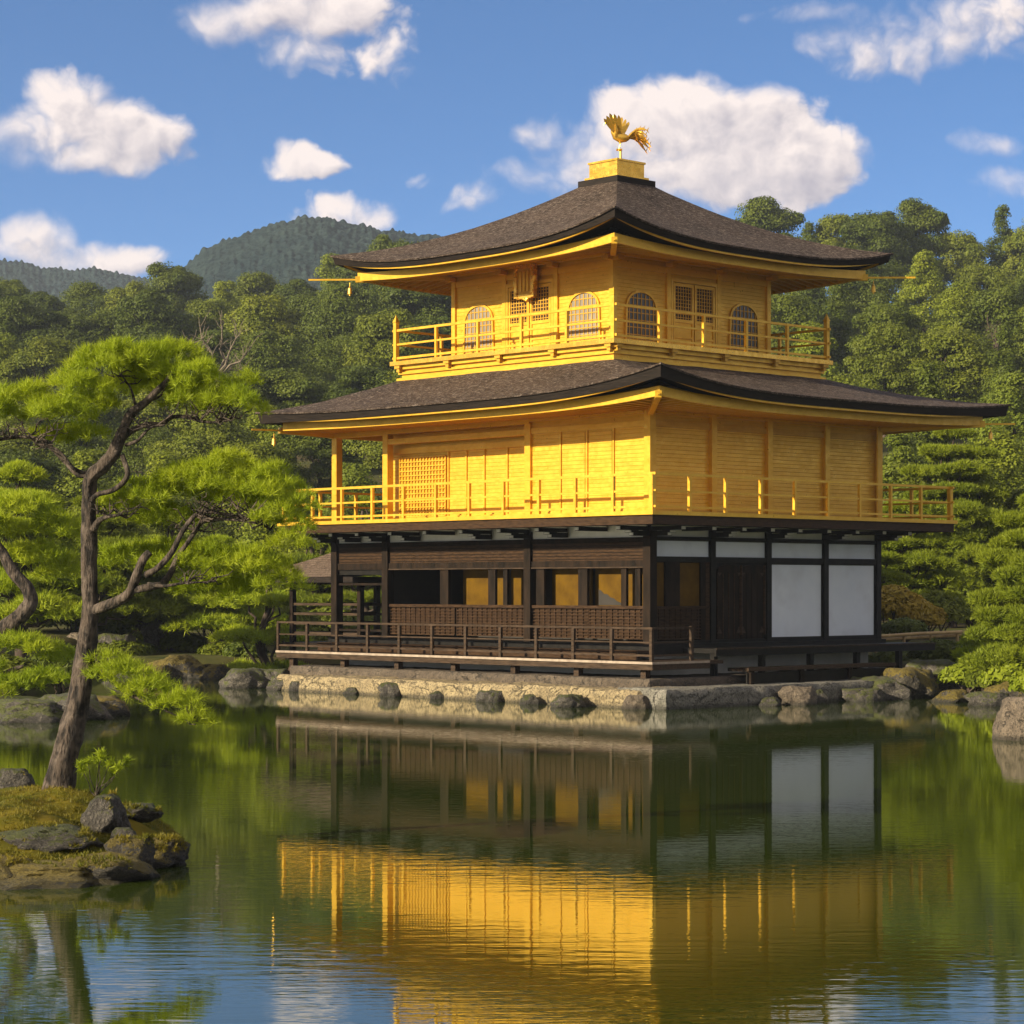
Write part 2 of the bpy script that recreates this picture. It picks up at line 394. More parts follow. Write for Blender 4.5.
# water
m, t, p, co = pmat('pond water')
gp = t.new('ShaderNodeNewGeometry').outputs['Position']
nc = t.noise(t.scalev(gp, (.12,.05,1)), 1.0, 3, .5)
t.put(p.inputs['Base Color'], t.mix(nc, (.019,.032,.002), (.031,.046,.004)))
p.inputs['Roughness'].default_value = .015; p.inputs['IOR'].default_value = 1.6
p.inputs['Specular IOR Level'].default_value = .62
p.inputs['Specular Tint'].default_value = (.96, 1, .86, 1)
wa = t.noise(t.scalev(gp, (1.6,6.5,1)), .9, 3, .55)
wb = t.noise(t.scalev(gp, (3.5,16,1)), 1.0, 2, .5)
sp = t.new('ShaderNodeSeparateXYZ'); t.l.new(gp, sp.inputs[0])
near = t.mapr(sp.outputs[1], 12, 44, 1.0, .45)
patch = t.mapr(t.noise(t.scalev(gp, (.10,.22,1)), 1.0, 2, .5), .35, .65, .45, 1.15)
b = t.new('ShaderNodeBump'); b.inputs['Distance'].default_value = .055
t.put(b.inputs['Strength'], t.math('MULTIPLY', t.math('MULTIPLY', near, patch), .036))
t.put(b.inputs['Height'], t.math('ADD', wa, t.math('MULTIPLY', wb, .35))); t.l.new(b.outputs[0], p.inputs['Normal'])
wv, wf = grid_mesh(np.linspace(-300, 300, 3), np.linspace(-60, 78, 3), lambda X, Y: X*0)
tag(meshobj('water', wv, wf, m), kind='structure')

# far mountains
def fbm(x, y, sc, o=5):
    return noise.fractal(Vector((x*sc, y*sc, 3.1)), .9, 2.1, o)
m_, t, p, co = pmat('haze tinted forest mountainside')
vo = t.new('ShaderNodeTexVoronoi'); t.put(vo.inputs['Vector'], t.vmath('ADD', co, t.vmath('SCALE', wnv(t, co), scale=1.2))); vo.inputs['Scale'].default_value = .42
big = t.noise(co, .022, 6, .6); fin = t.noise(co, 1.1, 5, .7)
cm = t.mix(t.mapr(big, .36, .62), (.014,.032,.040), (.040,.064,.060))  # distance haze put into the forest colour as a blue tint
cm = t.mix(t.mapr(fin, .42, .62, 0, .7), cm, (.052,.076,.064))
cm = t.mix(t.mapr(vo.outputs['Distance'], .35, 1.0, 0, .8), cm, (.006,.016,.018))
t.put(p.inputs['Base Color'], cm); p.inputs['Roughness'].default_value = 1; p.inputs['Specular IOR Level'].default_value = 0
bb = t.new('ShaderNodeBump'); bb.inputs['Strength'].default_value = 1; bb.inputs['Distance'].default_value = 1.0
t.put(bb.inputs['Height'], t.math('ADD', t.math('MULTIPLY', vo.outputs['Distance'], -1.2), fin)); t.l.new(bb.outputs[0], p.inputs['Normal'])
M['mount'] = m_
def mountain(Y0, depth, pts, name, seed):
    pxs = [p_[0] for p_ in pts]; pys = [p_[1] for p_ in pts]
    Xs = np.linspace((pxs[0]-512)/F*Y0, (pxs[-1]-512)/F*Y0, 520)
    crest = np.interp(Xs*F/Y0+512, pxs, pys)
    k = np.ones(9)/9; crest = np.convolve(np.pad(crest, 4, 'edge'), k, 'valid')
    ch = CAMZ+(HY-crest)/F*Y0
    ts = np.linspace(0, 1, 90)
    V = []
    for tt in ts:
        s = math.sin(tt*math.pi*.5) if tt <= 1 else 1
        for X, H in zip(Xs, ch):
            Yt = Y0-depth*(1-tt); z = CAMZ+(H-CAMZ)*(Yt/Y0)*(.12+.88*s**1.0)
            a = fbm(X+seed, tt*depth, .013, 4)*7*s*(1-tt)+fbm(X, tt*depth, .14, 3)*1.1*s+abs(noise.noise(Vector((X*.45, tt*depth*.45, 2))))*2.2*s
            V.append((X*Yt/Y0, Yt, z+a))
    # back side
    for X, H in zip(Xs, ch): V.append((X, Y0+100, -6))
    V = np.array(V); nx = len(Xs); ny = len(ts)+1
    i = np.arange(nx-1)[None, :]+np.arange(ny-1)[:, None]*nx
    f = np.stack([i, i+1, i+1+nx, i+nx], -1).reshape(-1, 4)
    return tag(meshobj(name, V, f, M['mount'], smooth=True), kind='structure')
mountain(720, 300, [(60,330),(150,300),(185,268),(205,252),(225,243),(250,235),(275,226),(300,220),(325,220),(350,226),(380,231),(410,236),(440,238),(480,252),(540,262),(600,280),(700,330)], 'mountain', 5)
mountain(930, 200, [(-300,300),(-120,270),(-40,262),(0,262),(20,263),(45,269),(75,271),(95,269),(120,275),(180,285),(260,300)], 'mountain_ridge', 91)
# thin far-off air
hz, ht, hp, _ = pmat('air haze')
out = [x for x in ht.n if x.type == 'OUTPUT_MATERIAL'][0]; ht.n.remove(hp)
pv = ht.new('ShaderNodeVolumePrincipled'); pv.inputs['Color'].default_value = (.75,.85,1.0,1); pv.inputs['Density'].default_value = .00022
pv.inputs['Anisotropy'].default_value = .1
ht.l.new(pv.outputs[0], out.inputs['Volume'])
if HAZE:
    hb = MB().box(-720, 720, -270, 1070, -8, 128).build('haze', hz); tag(hb, 'thin bluish haze over the distance', kind='stuff')

# ================================================================== ROCKS
def rock_mesh(seed, sub=4, amp=.32, flat=.7):
    import bmesh
    bm = bmesh.new(); bmesh.ops.create_icosphere(bm, subdivisions=sub, radius=1)
    off = Vector((seed*3.7, seed*1.3, seed*7.1))
    for vv in bm.verts:
        d = vv.co.normalized()
        r = 1+amp*noise.fractal(d*1.1+off, 1, 2, 3)+.13*noise.fractal(d*3.4+off, .7, 2, 6)
        c = noise.voronoi(d*1.6+off)[0]
        r -= .35*max(0, .35-(c[1]-c[0]))*.5
        q = d*r
        for ax_ in (Vector((1,.3,.2)), Vector((-.8,.6,.3)), Vector((.2,-1,.25)), Vector((-.5,-.7,.5)), Vector((.3,.5,.9)), Vector((0,0,1))):
            ax_ = (ax_+Vector((.3*math.sin(seed*2.1), .3*math.cos(seed*1.7), 0))*(ax_.z < .9)).normalized(); lim = (.80 if ax_.z < .6 else flat)+.10*noise.noise(d*3+off)
            e_ = q.dot(ax_)-lim
            if e_ > 0: q = q-ax_*e_*.8
        vv.co = q
    me = bpy.data.meshes.new('rock'); bm.to_mesh(me); bm.free()
    me.polygons.foreach_set('use_smooth', np.ones(len(me.polygons), dtype=bool))
    return me
RM = [rock_mesh(i, 4, .4, .55+.12*(i % 3)) for i in range(7)]
_rk = {}
def rock(px, wl, w, h, mat, label, group=None, Y=None, kind=0, dy=.8, z0=0, rz=None, name='rock', cat='rock'):
    """rock whose foot shows at photo (px, wl), w/h in metres"""
    if Y is None: Y = CAMZ*F/(wl-HY)
    key = (kind % 7, mat)
    me = _rk.get(key)
    if me is None:
        me = RM[kind % 7].copy(); me.materials.append(M[mat]); _rk[key] = me
    o = bpy.data.objects.new(name, me); COL.objects.link(o)
    o.location = ((px-512)/F*Y, Y+w*.3, z0+h*.12); o.scale = (w/2/.86, w/2*dy/.86, h*.95)
    o.rotation_euler = (0, 0, (kind*1.7) % 3.1 if rz is None else rz)
    if rz is None: o.scale = (w/2/.86*1.0, w/2/.86*(.75+.25*dy), h*.95)
    tag(o, label, cat, group)
    return o
# ================================================================== GOLDEN PAVILION
# local axes: x runs right along the shaded front, y runs back along the sunlit front; near corner post at (0,0)
CX, CY = 3.21, 54.6
ROT = math.atan2(.686, .7276)
PAV = empty('golden_pavilion', (CX, CY, 0), ROT)
tag(PAV, 'three storey golden pavilion with dark curved roofs standing over the pond', 'pavilion')
dR = Vector((.7276, .686)); dL = Vector((-.686, .7276))
def yL(px, off=0.0):   # y on plane x=off seen at px
    k = (px-512)/F; bx = CX+off*dR.x; by = CY+off*dR.y
    return (bx-k*by)/(k*dL.y-dL.x)
def xR(px, off=0.0):
    k = (px-512)/F; bx = CX+off*dL.x; by = CY+off*dL.y
    return (k*by-bx)/(dR.x-k*dR.y)
G, GW, GD, GB = M['gold'], M['gold_wall'], M['gold_dark'], M['gold_bright']
WD, WB, DK, BK = M['wood'], M['wood_brown'], M['deck'], M['black']
LY = 11.53; RX = 8.5
YP = [0, 4.03, 9.42, LY]; XP = [0, 2.12, 4.17, 6.37, RX]
def P(name, mb, mat, parent=PAV, **k): return mb.build(name, mat, parent, **k)

# --- deck and steps
mb = MB(); mb.box(-1.3, 1.1, -1.3, 12.4, .90, .97); mb.box(-1.34, -1.26, -1.34, 12.44, .80, .935); mb.box(-1.26, .6, -1.34, -1.26, .80, .935)
dk = P('veranda_deck', mb, DK)
fl = MB()
for i in range(17): fl.box(-1.29+i*.14, -1.29+i*.14+.132, -1.3, 12.4, .972, .984)
P('floorboard', fl, DK, dk)
P('deck_edge', MB().box(-1.375, -1.345, -1.37, 12.44, .93, .985).box(-1.345, .55, -1.375, -1.345, .93, .985), M['tipwhite'] if 0 else nmat('pale rail timber', (.22,.17,.13), (.36,.29,.22), 5, .5, 0, .1), dk)  # pale timber for the deck edge, shared with the rails
M['rail'] = dk.children[-1].data.materials[0]
P('inner_step', MB().box(-.62, -.18, -.2, 11.6, 1.13, 1.20).box(-.60, -.56, -.2, 11.6, .99, 1.13), WB)
# railing of the deck
rl = MB()
for z, w in ((1.74, .05), (1.42, .035)): rl.box(-1.30-w/2, -1.30+w/2, -1.32, 12.45, z-w/2, z+w/2)
for z, w in ((1.74, .05), (1.42, .035)): rl.box(-1.26, .0, -1.30-w/2, -1.30+w/2, z-w/2, z+w/2)
ra = P('veranda_railing', rl, M['rail'])
P('lower_rail', MB().box(-1.32, -1.28, -1.25, 12.4, 1.10, 1.15).box(-1.25, 0, -1.32, -1.28, 1.10, 1.15), DK, ra)
for i in range(12):
    y = -1.28+i*(12.40+1.28)/11
    P('railing_post', MB().box(-1.34, -1.27, y-.04, y+.04, .99, 1.71), DK, ra)
P('railing_post', MB().box(-.04, .04, -1.34, -1.27, .99, 1.78), DK, ra)
# posts beneath the deck on footing stones
for i in range(7):
    y = -.9+i*2.15
    po = P('deck_post', MB().box(-1.18, -1.02, y-.08, y+.08, .46, .88), DK)
    P('footing_stone', MB().tube([(-1.10, y, .40), (-1.10, y, .47), (-1.10, y, .56), (-1.10, y, .58)], [.15, .17, .12, .06], 10), M['rail'], po, smooth=True)
# right-hand veranda, higher, with low step bench
mb = MB().box(.95, 9.3, -1.15, -.12, 1.13, 1.24).box(.95, 9.35, -1.21, -1.15, 1.06, 1.25)
rv = P('side_veranda', mb, BK)
P('veranda_edge', MB().box(.95, 9.36, -1.235, -1.21, 1.215, 1.255), M['rail'], rv)
for x in (1.0, 2.7, 4.5, 6.3, 8.0): P('veranda_post', MB().box(x, x+.13, -1.1, -.97, .42, 1.13), BK, rv)
mb = MB().box(1.25, 6.7, -1.95, -1.3, .72, .80)
st = P('step_bench', mb, WD)
P('bench_edge', MB().box(1.2, 6.72, -1.985, -1.95, .735, .812), M['rail'], st)
P('bench_front', MB().box(1.25, 6.6, -1.90, -1.86, .44, .69), BK, st)
for x in (1.3, 3.1, 4.9, 6.5): P('bench_leg', MB().box(x, x+.12, -1.97, -1.85, .42, .72), WD, st)
# building floor sill
P('floor_sill', MB().box(-.17, 8.67, -.17, 11.7, 1.10, 1.34), BK)
P('foundation_wall', MB().box(.2, 8.4, .2, 11.3, .42, 1.10), M['plaster_cream'])
P('second_floor', MB().box(.07, 8.62, .07, 11.65, 4.02, 4.12), WD)

# --- ground floor
for y in YP:
    P('pillar', MB().box(-.115, .115, y-.115, y+.115, 1.34 if y == 0 else .97, 4.02), WD)
for x in XP[1:]:
    P('pillar', MB().box(x-.085, x+.085, -.085, .085, 1.34, 4.02), BK)
for (x, y) in ((RX, 4.03), (RX, 9.42), (RX, LY), (4.2, LY)):
    P('pillar', MB().box(x-.1, x+.1, y-.1, y+.1, 1.34, 4.02), WD)
# beams, left front
mb = MB().box(-.07, .07, .1, LY, 3.13, 3.30).box(-.08, .08, .1, LY, 3.72, 3.84)
P('lintel_beam', mb, WD)
P('transom_board', MB().box(-.03, .03, .115, LY-.12, 3.30, 3.72), M['wood_brown'])
tr = MB()
for i in range(5): tr.box(-.045, -.031, .115, LY-.12, 3.33+i*.078, 3.345+i*.078)
P('transom_rail', tr, WD)
P('plaster_strip', MB().box(-.02, .02, .1, LY-.1, 3.84, 4.12), M['plaster_cream'])
# left windows: lattice below, frames, gilded screens inside
def lattice(axis, a0, a1, z0, z1, off, dz=.055, da=.11, t=.02, name='lattice_panel', matb=None, matf=None, depth=.03):
    bp = MB()
    if axis == 'y': bp.box(off+.02, off+.045, a0, a1, z0, z1)
    else: bp.box(a0, a1, off+.02, off+.045, z0, z1)
    o = P(name, bp, matb or M['wood_brown'])
    g = MB()
    n = int((z1-z0)/dz)
    for i in range(n+1):
        z = z0+i*(z1-z0)/n
        if axis == 'y': g.box(off-.026, off+.019, a0, a1, z-t/2, z+t/2)
        else: g.box(a0, a1, off-.026, off+.019, z-t/2, z+t/2)
    n = int((a1-a0)/da)
    for i in range(n+1):
        a = a0+i*(a1-a0)/n
        if axis == 'y': g.box(off-.016, off+.017, a-t/2, a+t/2, z0, z1)
        else: g.box(a-t/2, a+t/2, off-.016, off+.017, z0, z1)
    P('lattice', g, matf or WB, o)
    return o
for (a, b_) in ((.12, 1.98), (2.02, 3.91), (4.15, 6.7), (6.8, 9.30)):
    lattice('y', a, b_, 1.46, 2.16, 0, .075, .18, .026)
P('window_sill', MB().box(-.06, .06, .115, 9.3, 2.16, 2.23), WB)
for pa, pb in ((641,636),(627,622),(588,579),(545,537),(527,525),(508,504),(496,489),(449,441)):
    P('window_mullion', MB().box(-.03, .05, yL(pa), yL(pb), 2.23, 3.13), WD)
P('window_head_rail', MB().box(-.09, -.071, .15, 9.3, 3.12, 3.15), M['rail'])
for pa, pb in ((636,628),(622,588),(579,545)):
    P('gilded_screen', MB().box(.30, .33, yL(pa)-.15, yL(pb)+.05, 2.15, 3.2), M['screen'])
for pa, pb in ((524,508),(504,497),(489,449)):
    P('gilded_screen', MB().box(.5, .53, yL(pa)-.2, yL(pb)+.02, 2.15, 3.2), M['screen'])
# painted hill of pines on one screen (dark mass)
pts = [(0,0),(.15,.10),(.3,.16),(.42,.27),(.55,.30),(.66,.42),(.8,.44),(.9,.56),(1.0,.60),(1.0,0)]
y0, y1 = yL(590), yL(616)
P('screen_painting', MB().poly([(.292, y1+(y0-y1)*a, 2.24+.62*h) for a, h in pts], .006, (1,0,0)), M['interior'])
# interior shell
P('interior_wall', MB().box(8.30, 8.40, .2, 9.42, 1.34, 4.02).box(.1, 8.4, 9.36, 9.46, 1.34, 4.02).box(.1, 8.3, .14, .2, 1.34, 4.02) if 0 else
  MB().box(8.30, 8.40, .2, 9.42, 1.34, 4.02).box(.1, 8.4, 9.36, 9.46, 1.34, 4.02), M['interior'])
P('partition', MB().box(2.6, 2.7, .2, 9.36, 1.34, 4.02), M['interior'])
# porch at the far end: low rail and curtain beam
for z in (2.72, 1.5): P('porch_rail', MB().box(-.03, .03, 9.54, LY-.12, z, z+.06), WD)
P('porch_valance', MB().box(-.02, .02, 9.54, LY-.12, 3.0, 3.13), BK)
# right front
mb = MB()
for z0, z1 in ((3.76, 3.86), (3.26, 3.39), (1.34, 1.41)): mb.box(.1, RX-.08, -.06, .06, z0, z1)
P('tie_beam', mb, BK)
for i in range(4):
    a = XP[i]+.09; b_ = XP[i+1]-.09
    P('plaster_panel', MB().box(a, b_, .0, .05, 3.39, 3.76), M['plaster'])
    P('bracket_panel', MB().box(a, b_, .0, .05, 3.86, 4.12), M['plaster_cream'])
for i in (2, 3):
    a = XP[i]+.09; b_ = XP[i+1]-.09
    w = P('plaster_panel', MB().box(a, b_, .0, .05, 1.41, 3.26), M['plaster'])
    P('panel_frame', MB().box(a, a+.035, -.025, -.001, 1.41, 3.26).box(b_-.035, b_, -.025, -.001, 1.41, 3.26).box(a+.035, b_-.035, -.025, -.001, 3.225, 3.26).box(a+.035, b_-.035, -.025, -.001, 1.41, 1.445), BK, w)
# bay A : windows
x1, x2, x3, x4, x5 = xR(664.5), xR(679), xR(700), xR(703), XP[1]-.09
lattice('x', .12, x4, 1.45, 2.16, 0, .075, .18, .026)
P('window_sill', MB().box(.1, x5, -.05, .05, 2.16, 2.22), WB)
P('window_mullion', MB().box(x1, x2, -.03, .04, 2.22, 3.26), WD)
P('window_mullion', MB().box(x3, x4+.06, -.03, .04, 1.41, 3.26), WD)
P('door_stile', MB().box(x4+.06, x5, -.04, .04, 1.41, 3.26), WB)
for a, b_ in ((.1, x1), (x2, x3)): P('gilded_screen', MB().box(a+.005, b_-.005, .02, .035, 2.225, 3.25), M['screen'])
# bay B : double plank doors with shaped gold-brown heads
a0, a1 = XP[1]+.09, XP[2]-.09; mid = (a0+a1)/2
P('door_surround', MB().box(a0, a1, .03, .07, 1.41, 3.26), BK)
for s, (a, b_) in enumerate(((a0+.1, mid-.02), (mid+.02, a1-.1))):
    d = P('door', MB().box(a, b_, -.03, .02, 1.43, 3.05), WD)
    w = (b_-a)
    st_ = MB()
    for k in range(5): st_.box(a+k*w/4-.014 if k else a, (a+k*w/4+.014) if k < 4 else b_, -.045, -.031, 1.43, 3.05)
    P('door_batten', st_, WB if s == 0 else WD, d)
    # arched head
    n = 12; pts = [(a+w/2-(w/2)*math.cos(math.pi*k/n), -.05, 3.04+.17*math.sin(math.pi*k/n)**.7) for k in range(n+1)]
    P('door_head', MB().poly(pts+[(b_, -.05, 3.0), (a, -.05, 3.0)], .06, (0,1,0)), WD, d)
    for xx in (a+.06, b_-.06):
        P('door_hinge', MB().poly([(xx-.09, -.06, 1.56), (xx+.09, -.06, 1.56), (xx, -.06, 1.72)], .012, (0,1,0)), M['rail'], d)
        P('door_hinge', MB().poly([(xx-.07, -.06, 3.02), (xx+.07, -.06, 3.02), (xx, -.06, 2.93)], .012, (0,1,0)), M['rail'], d)
    P('door_post', MB().tube([(b_+.03, -.05, 1.52), (b_+.03, -.05, 3.2)], .035, 8), WB, d)

# --- brackets that carry the balcony
def bracket(x, y, ax, big=True):
    """arm reaching outward from the wall at (x,y); ax = outward axis"""
    mb = MB(); L = 1.05
    def bx(u0, u1, w, z0, z1):
        if ax == '-x': mb.box(x-u1, x-u0, y-w, y+w, z0, z1)
        else: mb.box(x-w, x+w, y-u1, y-u0, z0, z1)
    bx(.09, L, .07, 3.99, 4.085)
    if big:
        bx(.09, .62, .085, 3.86, 3.98); bx(.50, .72, .12, 3.93, 3.985)
    o = P('bracket', mb, BK)
    t = MB()
    if ax == '-x': t.box(x-L-.02, x-L-.001, y-.06, y+.06, 4.0, 4.075)
    else: t.box(x-.06, x+.06, y-L-.02, y-L-.001, 4.0, 4.075)
    if big:
        if ax == '-x': t.box(x-.745, x-.721, y-.09, y+.09, 3.935, 3.98).box(x-.64, x-.621, y-.06, y+.06, 3.87, 3.93)
        else: t.box(x-.09, x+.09, y-.745, y-.721, 3.935, 3.98).box(x-.06, x+.06, y-.64, y-.621, 3.87, 3.93)
    P('bracket_tip', t, M['tipwhite'], o)
ys_ = [0, 1.35, 2.7, 4.03, 5.4, 6.75, 8.1, 9.42, 10.5, LY]
for i, y in enumerate(ys_): bracket(0, y, '-x', i % 3 == 0 or i == 7 or i % 2 == 0)
xs_ = [0, 1.06, 2.12, 3.15, 4.17, 5.27, 6.37, 7.45, RX]
for i, x in enumerate(xs_): bracket(x, 0, '-y', i % 2 == 0)

# --- balcony of the first golden storey
BX0, BX1, BY0, BY1 = -1.4, 9.9, -1.4, 12.2
P('balcony_slab', MB().box(BX0+.05, BX1-.05, BY0+.05, BY1-.05, 4.12, 4.30), WD)
P('balcony_fascia', MB().box(BX0, BX0+.05, BY0, BY1, 4.09, 4.295).box(BX0+.05, BX1, BY0, BY0+.05, 4.09, 4.295).box(BX1-.05, BX1, BY0+.05, BY1, 4.09, 4.295), WB)
bf = P('balcony_floor', MB().box(BX0-.06, BX1+.08, BY0-.06, BY1+.06, 4.30, 4.39), G)
# undersides in the corner beyond the right end
for i in range(6):
    P('joist', MB().box(8.8+0*i, 9.8, .4+i*1.9, .55+i*1.9, 3.96, 4.09), BK)
def railing(name, x0, x1, y0, y1, zf, h, step, rails, w=.05, corner=None, sides=('W','S','E','N'), mat=None):
    mat = mat or G
    mb = MB()
    for hz, ww in rails:
        z = zf+hz
        if 'W' in sides: mb.box(x0-ww/2, x0+ww/2, y0-.12, y1+.12, z-ww/2, z+ww/2)
        if 'E' in sides: mb.box(x1-ww/2, x1+ww/2, y0-.12, y1+.12, z-ww/2, z+ww/2)
        ww2 = ww*.96
        if 'S' in sides: mb.box(x0+ww/2, x1-ww/2, y0-ww2/2, y0+ww2/2, z-ww2/2, z+ww2/2)
        if 'N' in sides: mb.box(x0+ww/2, x1-ww/2, y1-ww2/2, y1+ww2/2, z-ww2/2, z+ww2/2)
    r = P(name, mb, mat)
    pts = []
    ny = round((y1-y0)/step); nx = round((x1-x0)/step)
    for i in range(ny+1):
        y = y0+(y1-y0)*i/ny
        if 'W' in sides: pts.append((x0, y))
        if 'E' in sides: pts.append((x1, y))
    for i in range(1, nx):
        x = x0+(x1-x0)*i/nx
        if 'S' in sides: pts.append((x, y0))
        if 'N' in sides: pts.append((x, y1))
    for (x, y) in pts:
        c = (x in (x0, x1)) and (y in (y0, y1))
        q = .055 if c else .036
        hh = h-.03
        if c and corner: hh = h+corner-.16
        o = MB().box(x-q, x+q, y-q, y+q, zf, zf+hh)
        if c and corner:
            o.v += []; b = len(o.v); z = zf+hh
            o.v += [(x-q*1.3,y-q*1.3,z),(x+q*1.3,y-q*1.3,z),(x+q*1.3,y+q*1.3,z),(x-q*1.3,y+q*1.3,z),(x,y,z+.2)]
            o.f += [(b,b+1,b+4),(b+1,b+2,b+4),(b+2,b+3,b+4),(b+3,b,b+4),(b+3,b+2,b+1,b)]
        P('railing_post', o, mat, r)
    return r
railing('balcony_railing', BX0+.08, BX1-.06, BY0+.08, BY1-.06, 4.39, .86, 1.24, ((.84,.06),(.46,.045),(.10,.05)))

# --- second storey walls
for y in YP: P('gold_pillar', MB().box(-.10, .10, y-.10, y+.10, 4.39, 7.0), G)
for x in XP[1:]: P('gold_pillar', MB().box(x-.09, x+.09, -.12, .09, 4.39, 7.0), G)
P('gold_pillar', MB().box(RX-.09, RX+.09, LY-.1, LY+.1, 4.39, 7.0), G)
Z0, Z1 = 4.39, 7.0
P('gold_wall', MB().box(-.03, .03, .1, 3.93, Z0, Z1), GW)
P('gold_wall', MB().box(.30, .36, 4.0, 9.62, Z0, Z1).box(.03, .30, 3.96, 4.02, Z0, Z1), GW)
P('gold_wall', MB().box(.1, 8.41, -.02, .04, Z0, Z1), GW)
P('gold_wall', MB().box(8.44, 8.5, .04, 9.4, Z0, Z1).box(.36, 8.44, 9.5, 9.56, Z0, Z1), GW)
# battens and sliding boards
bt = MB()
for px in (615, 588.5, 562): y = yL(px); bt.box(-.065, -.03, y-.022, y+.022, Z0, 6.42)
P('wall_batten', bt, G)
bt = MB()
for px in (508, 485, 467, 449): y = yL(px, .3); bt.box(.262, .30, y-.022, y+.022, Z0, 6.15)
P('wall_batten', bt, G)
sh = MB()
for pa, pb in ((614, 590), (587, 563)): sh.box(-.045, -.031, yL(pa)+.03, yL(pb)-.03, Z0+.1, 6.38)
P('sliding_board', sh, GW)
y1_, y0_ = yL(401, .3), yL(447, .3)
lattice('y', y0_, y1_, Z0+.12, 6.05, .255, .115, .115, .028, 'gold_lattice_panel', M['gold_dark'], G)
# horizontal ties
for z0, z1, o_ in ((6.42, 6.56, .07), (6.72, 6.98, .13), (4.39, 4.50, .05)):
    P('wall_tie', MB().box(-o_, -.031, .1, 3.93, z0, z1), G)
    P('wall_tie', MB().box(.1, 8.41, -o_, -.021, z0, z1), GD if z0 < 6.5 else G)
for z0, z1, o_ in ((6.15, 6.30, .07), (4.39, 4.50, .05)):
    P('wall_tie', MB().box(.30-o_, .30, 4.1, 9.62, z0, z1), G)
P('eave_beam', MB().box(-.14, .13, 3.93, LY+.15, 6.66, 6.98).box(-.09, .09, 4.13, 9.32, 6.40, 6.54), G)
P('eave_beam', MB().box(.13, RX, LY-.1, LY+.1, 6.66, 6.98), G)
# fine vertical tubes beside the pillars on the shaded front
P('down_rod', MB().tube([(RX-.16, -.15, 4.4), (RX-.16, -.15, 6.9)], .035, 8), G)

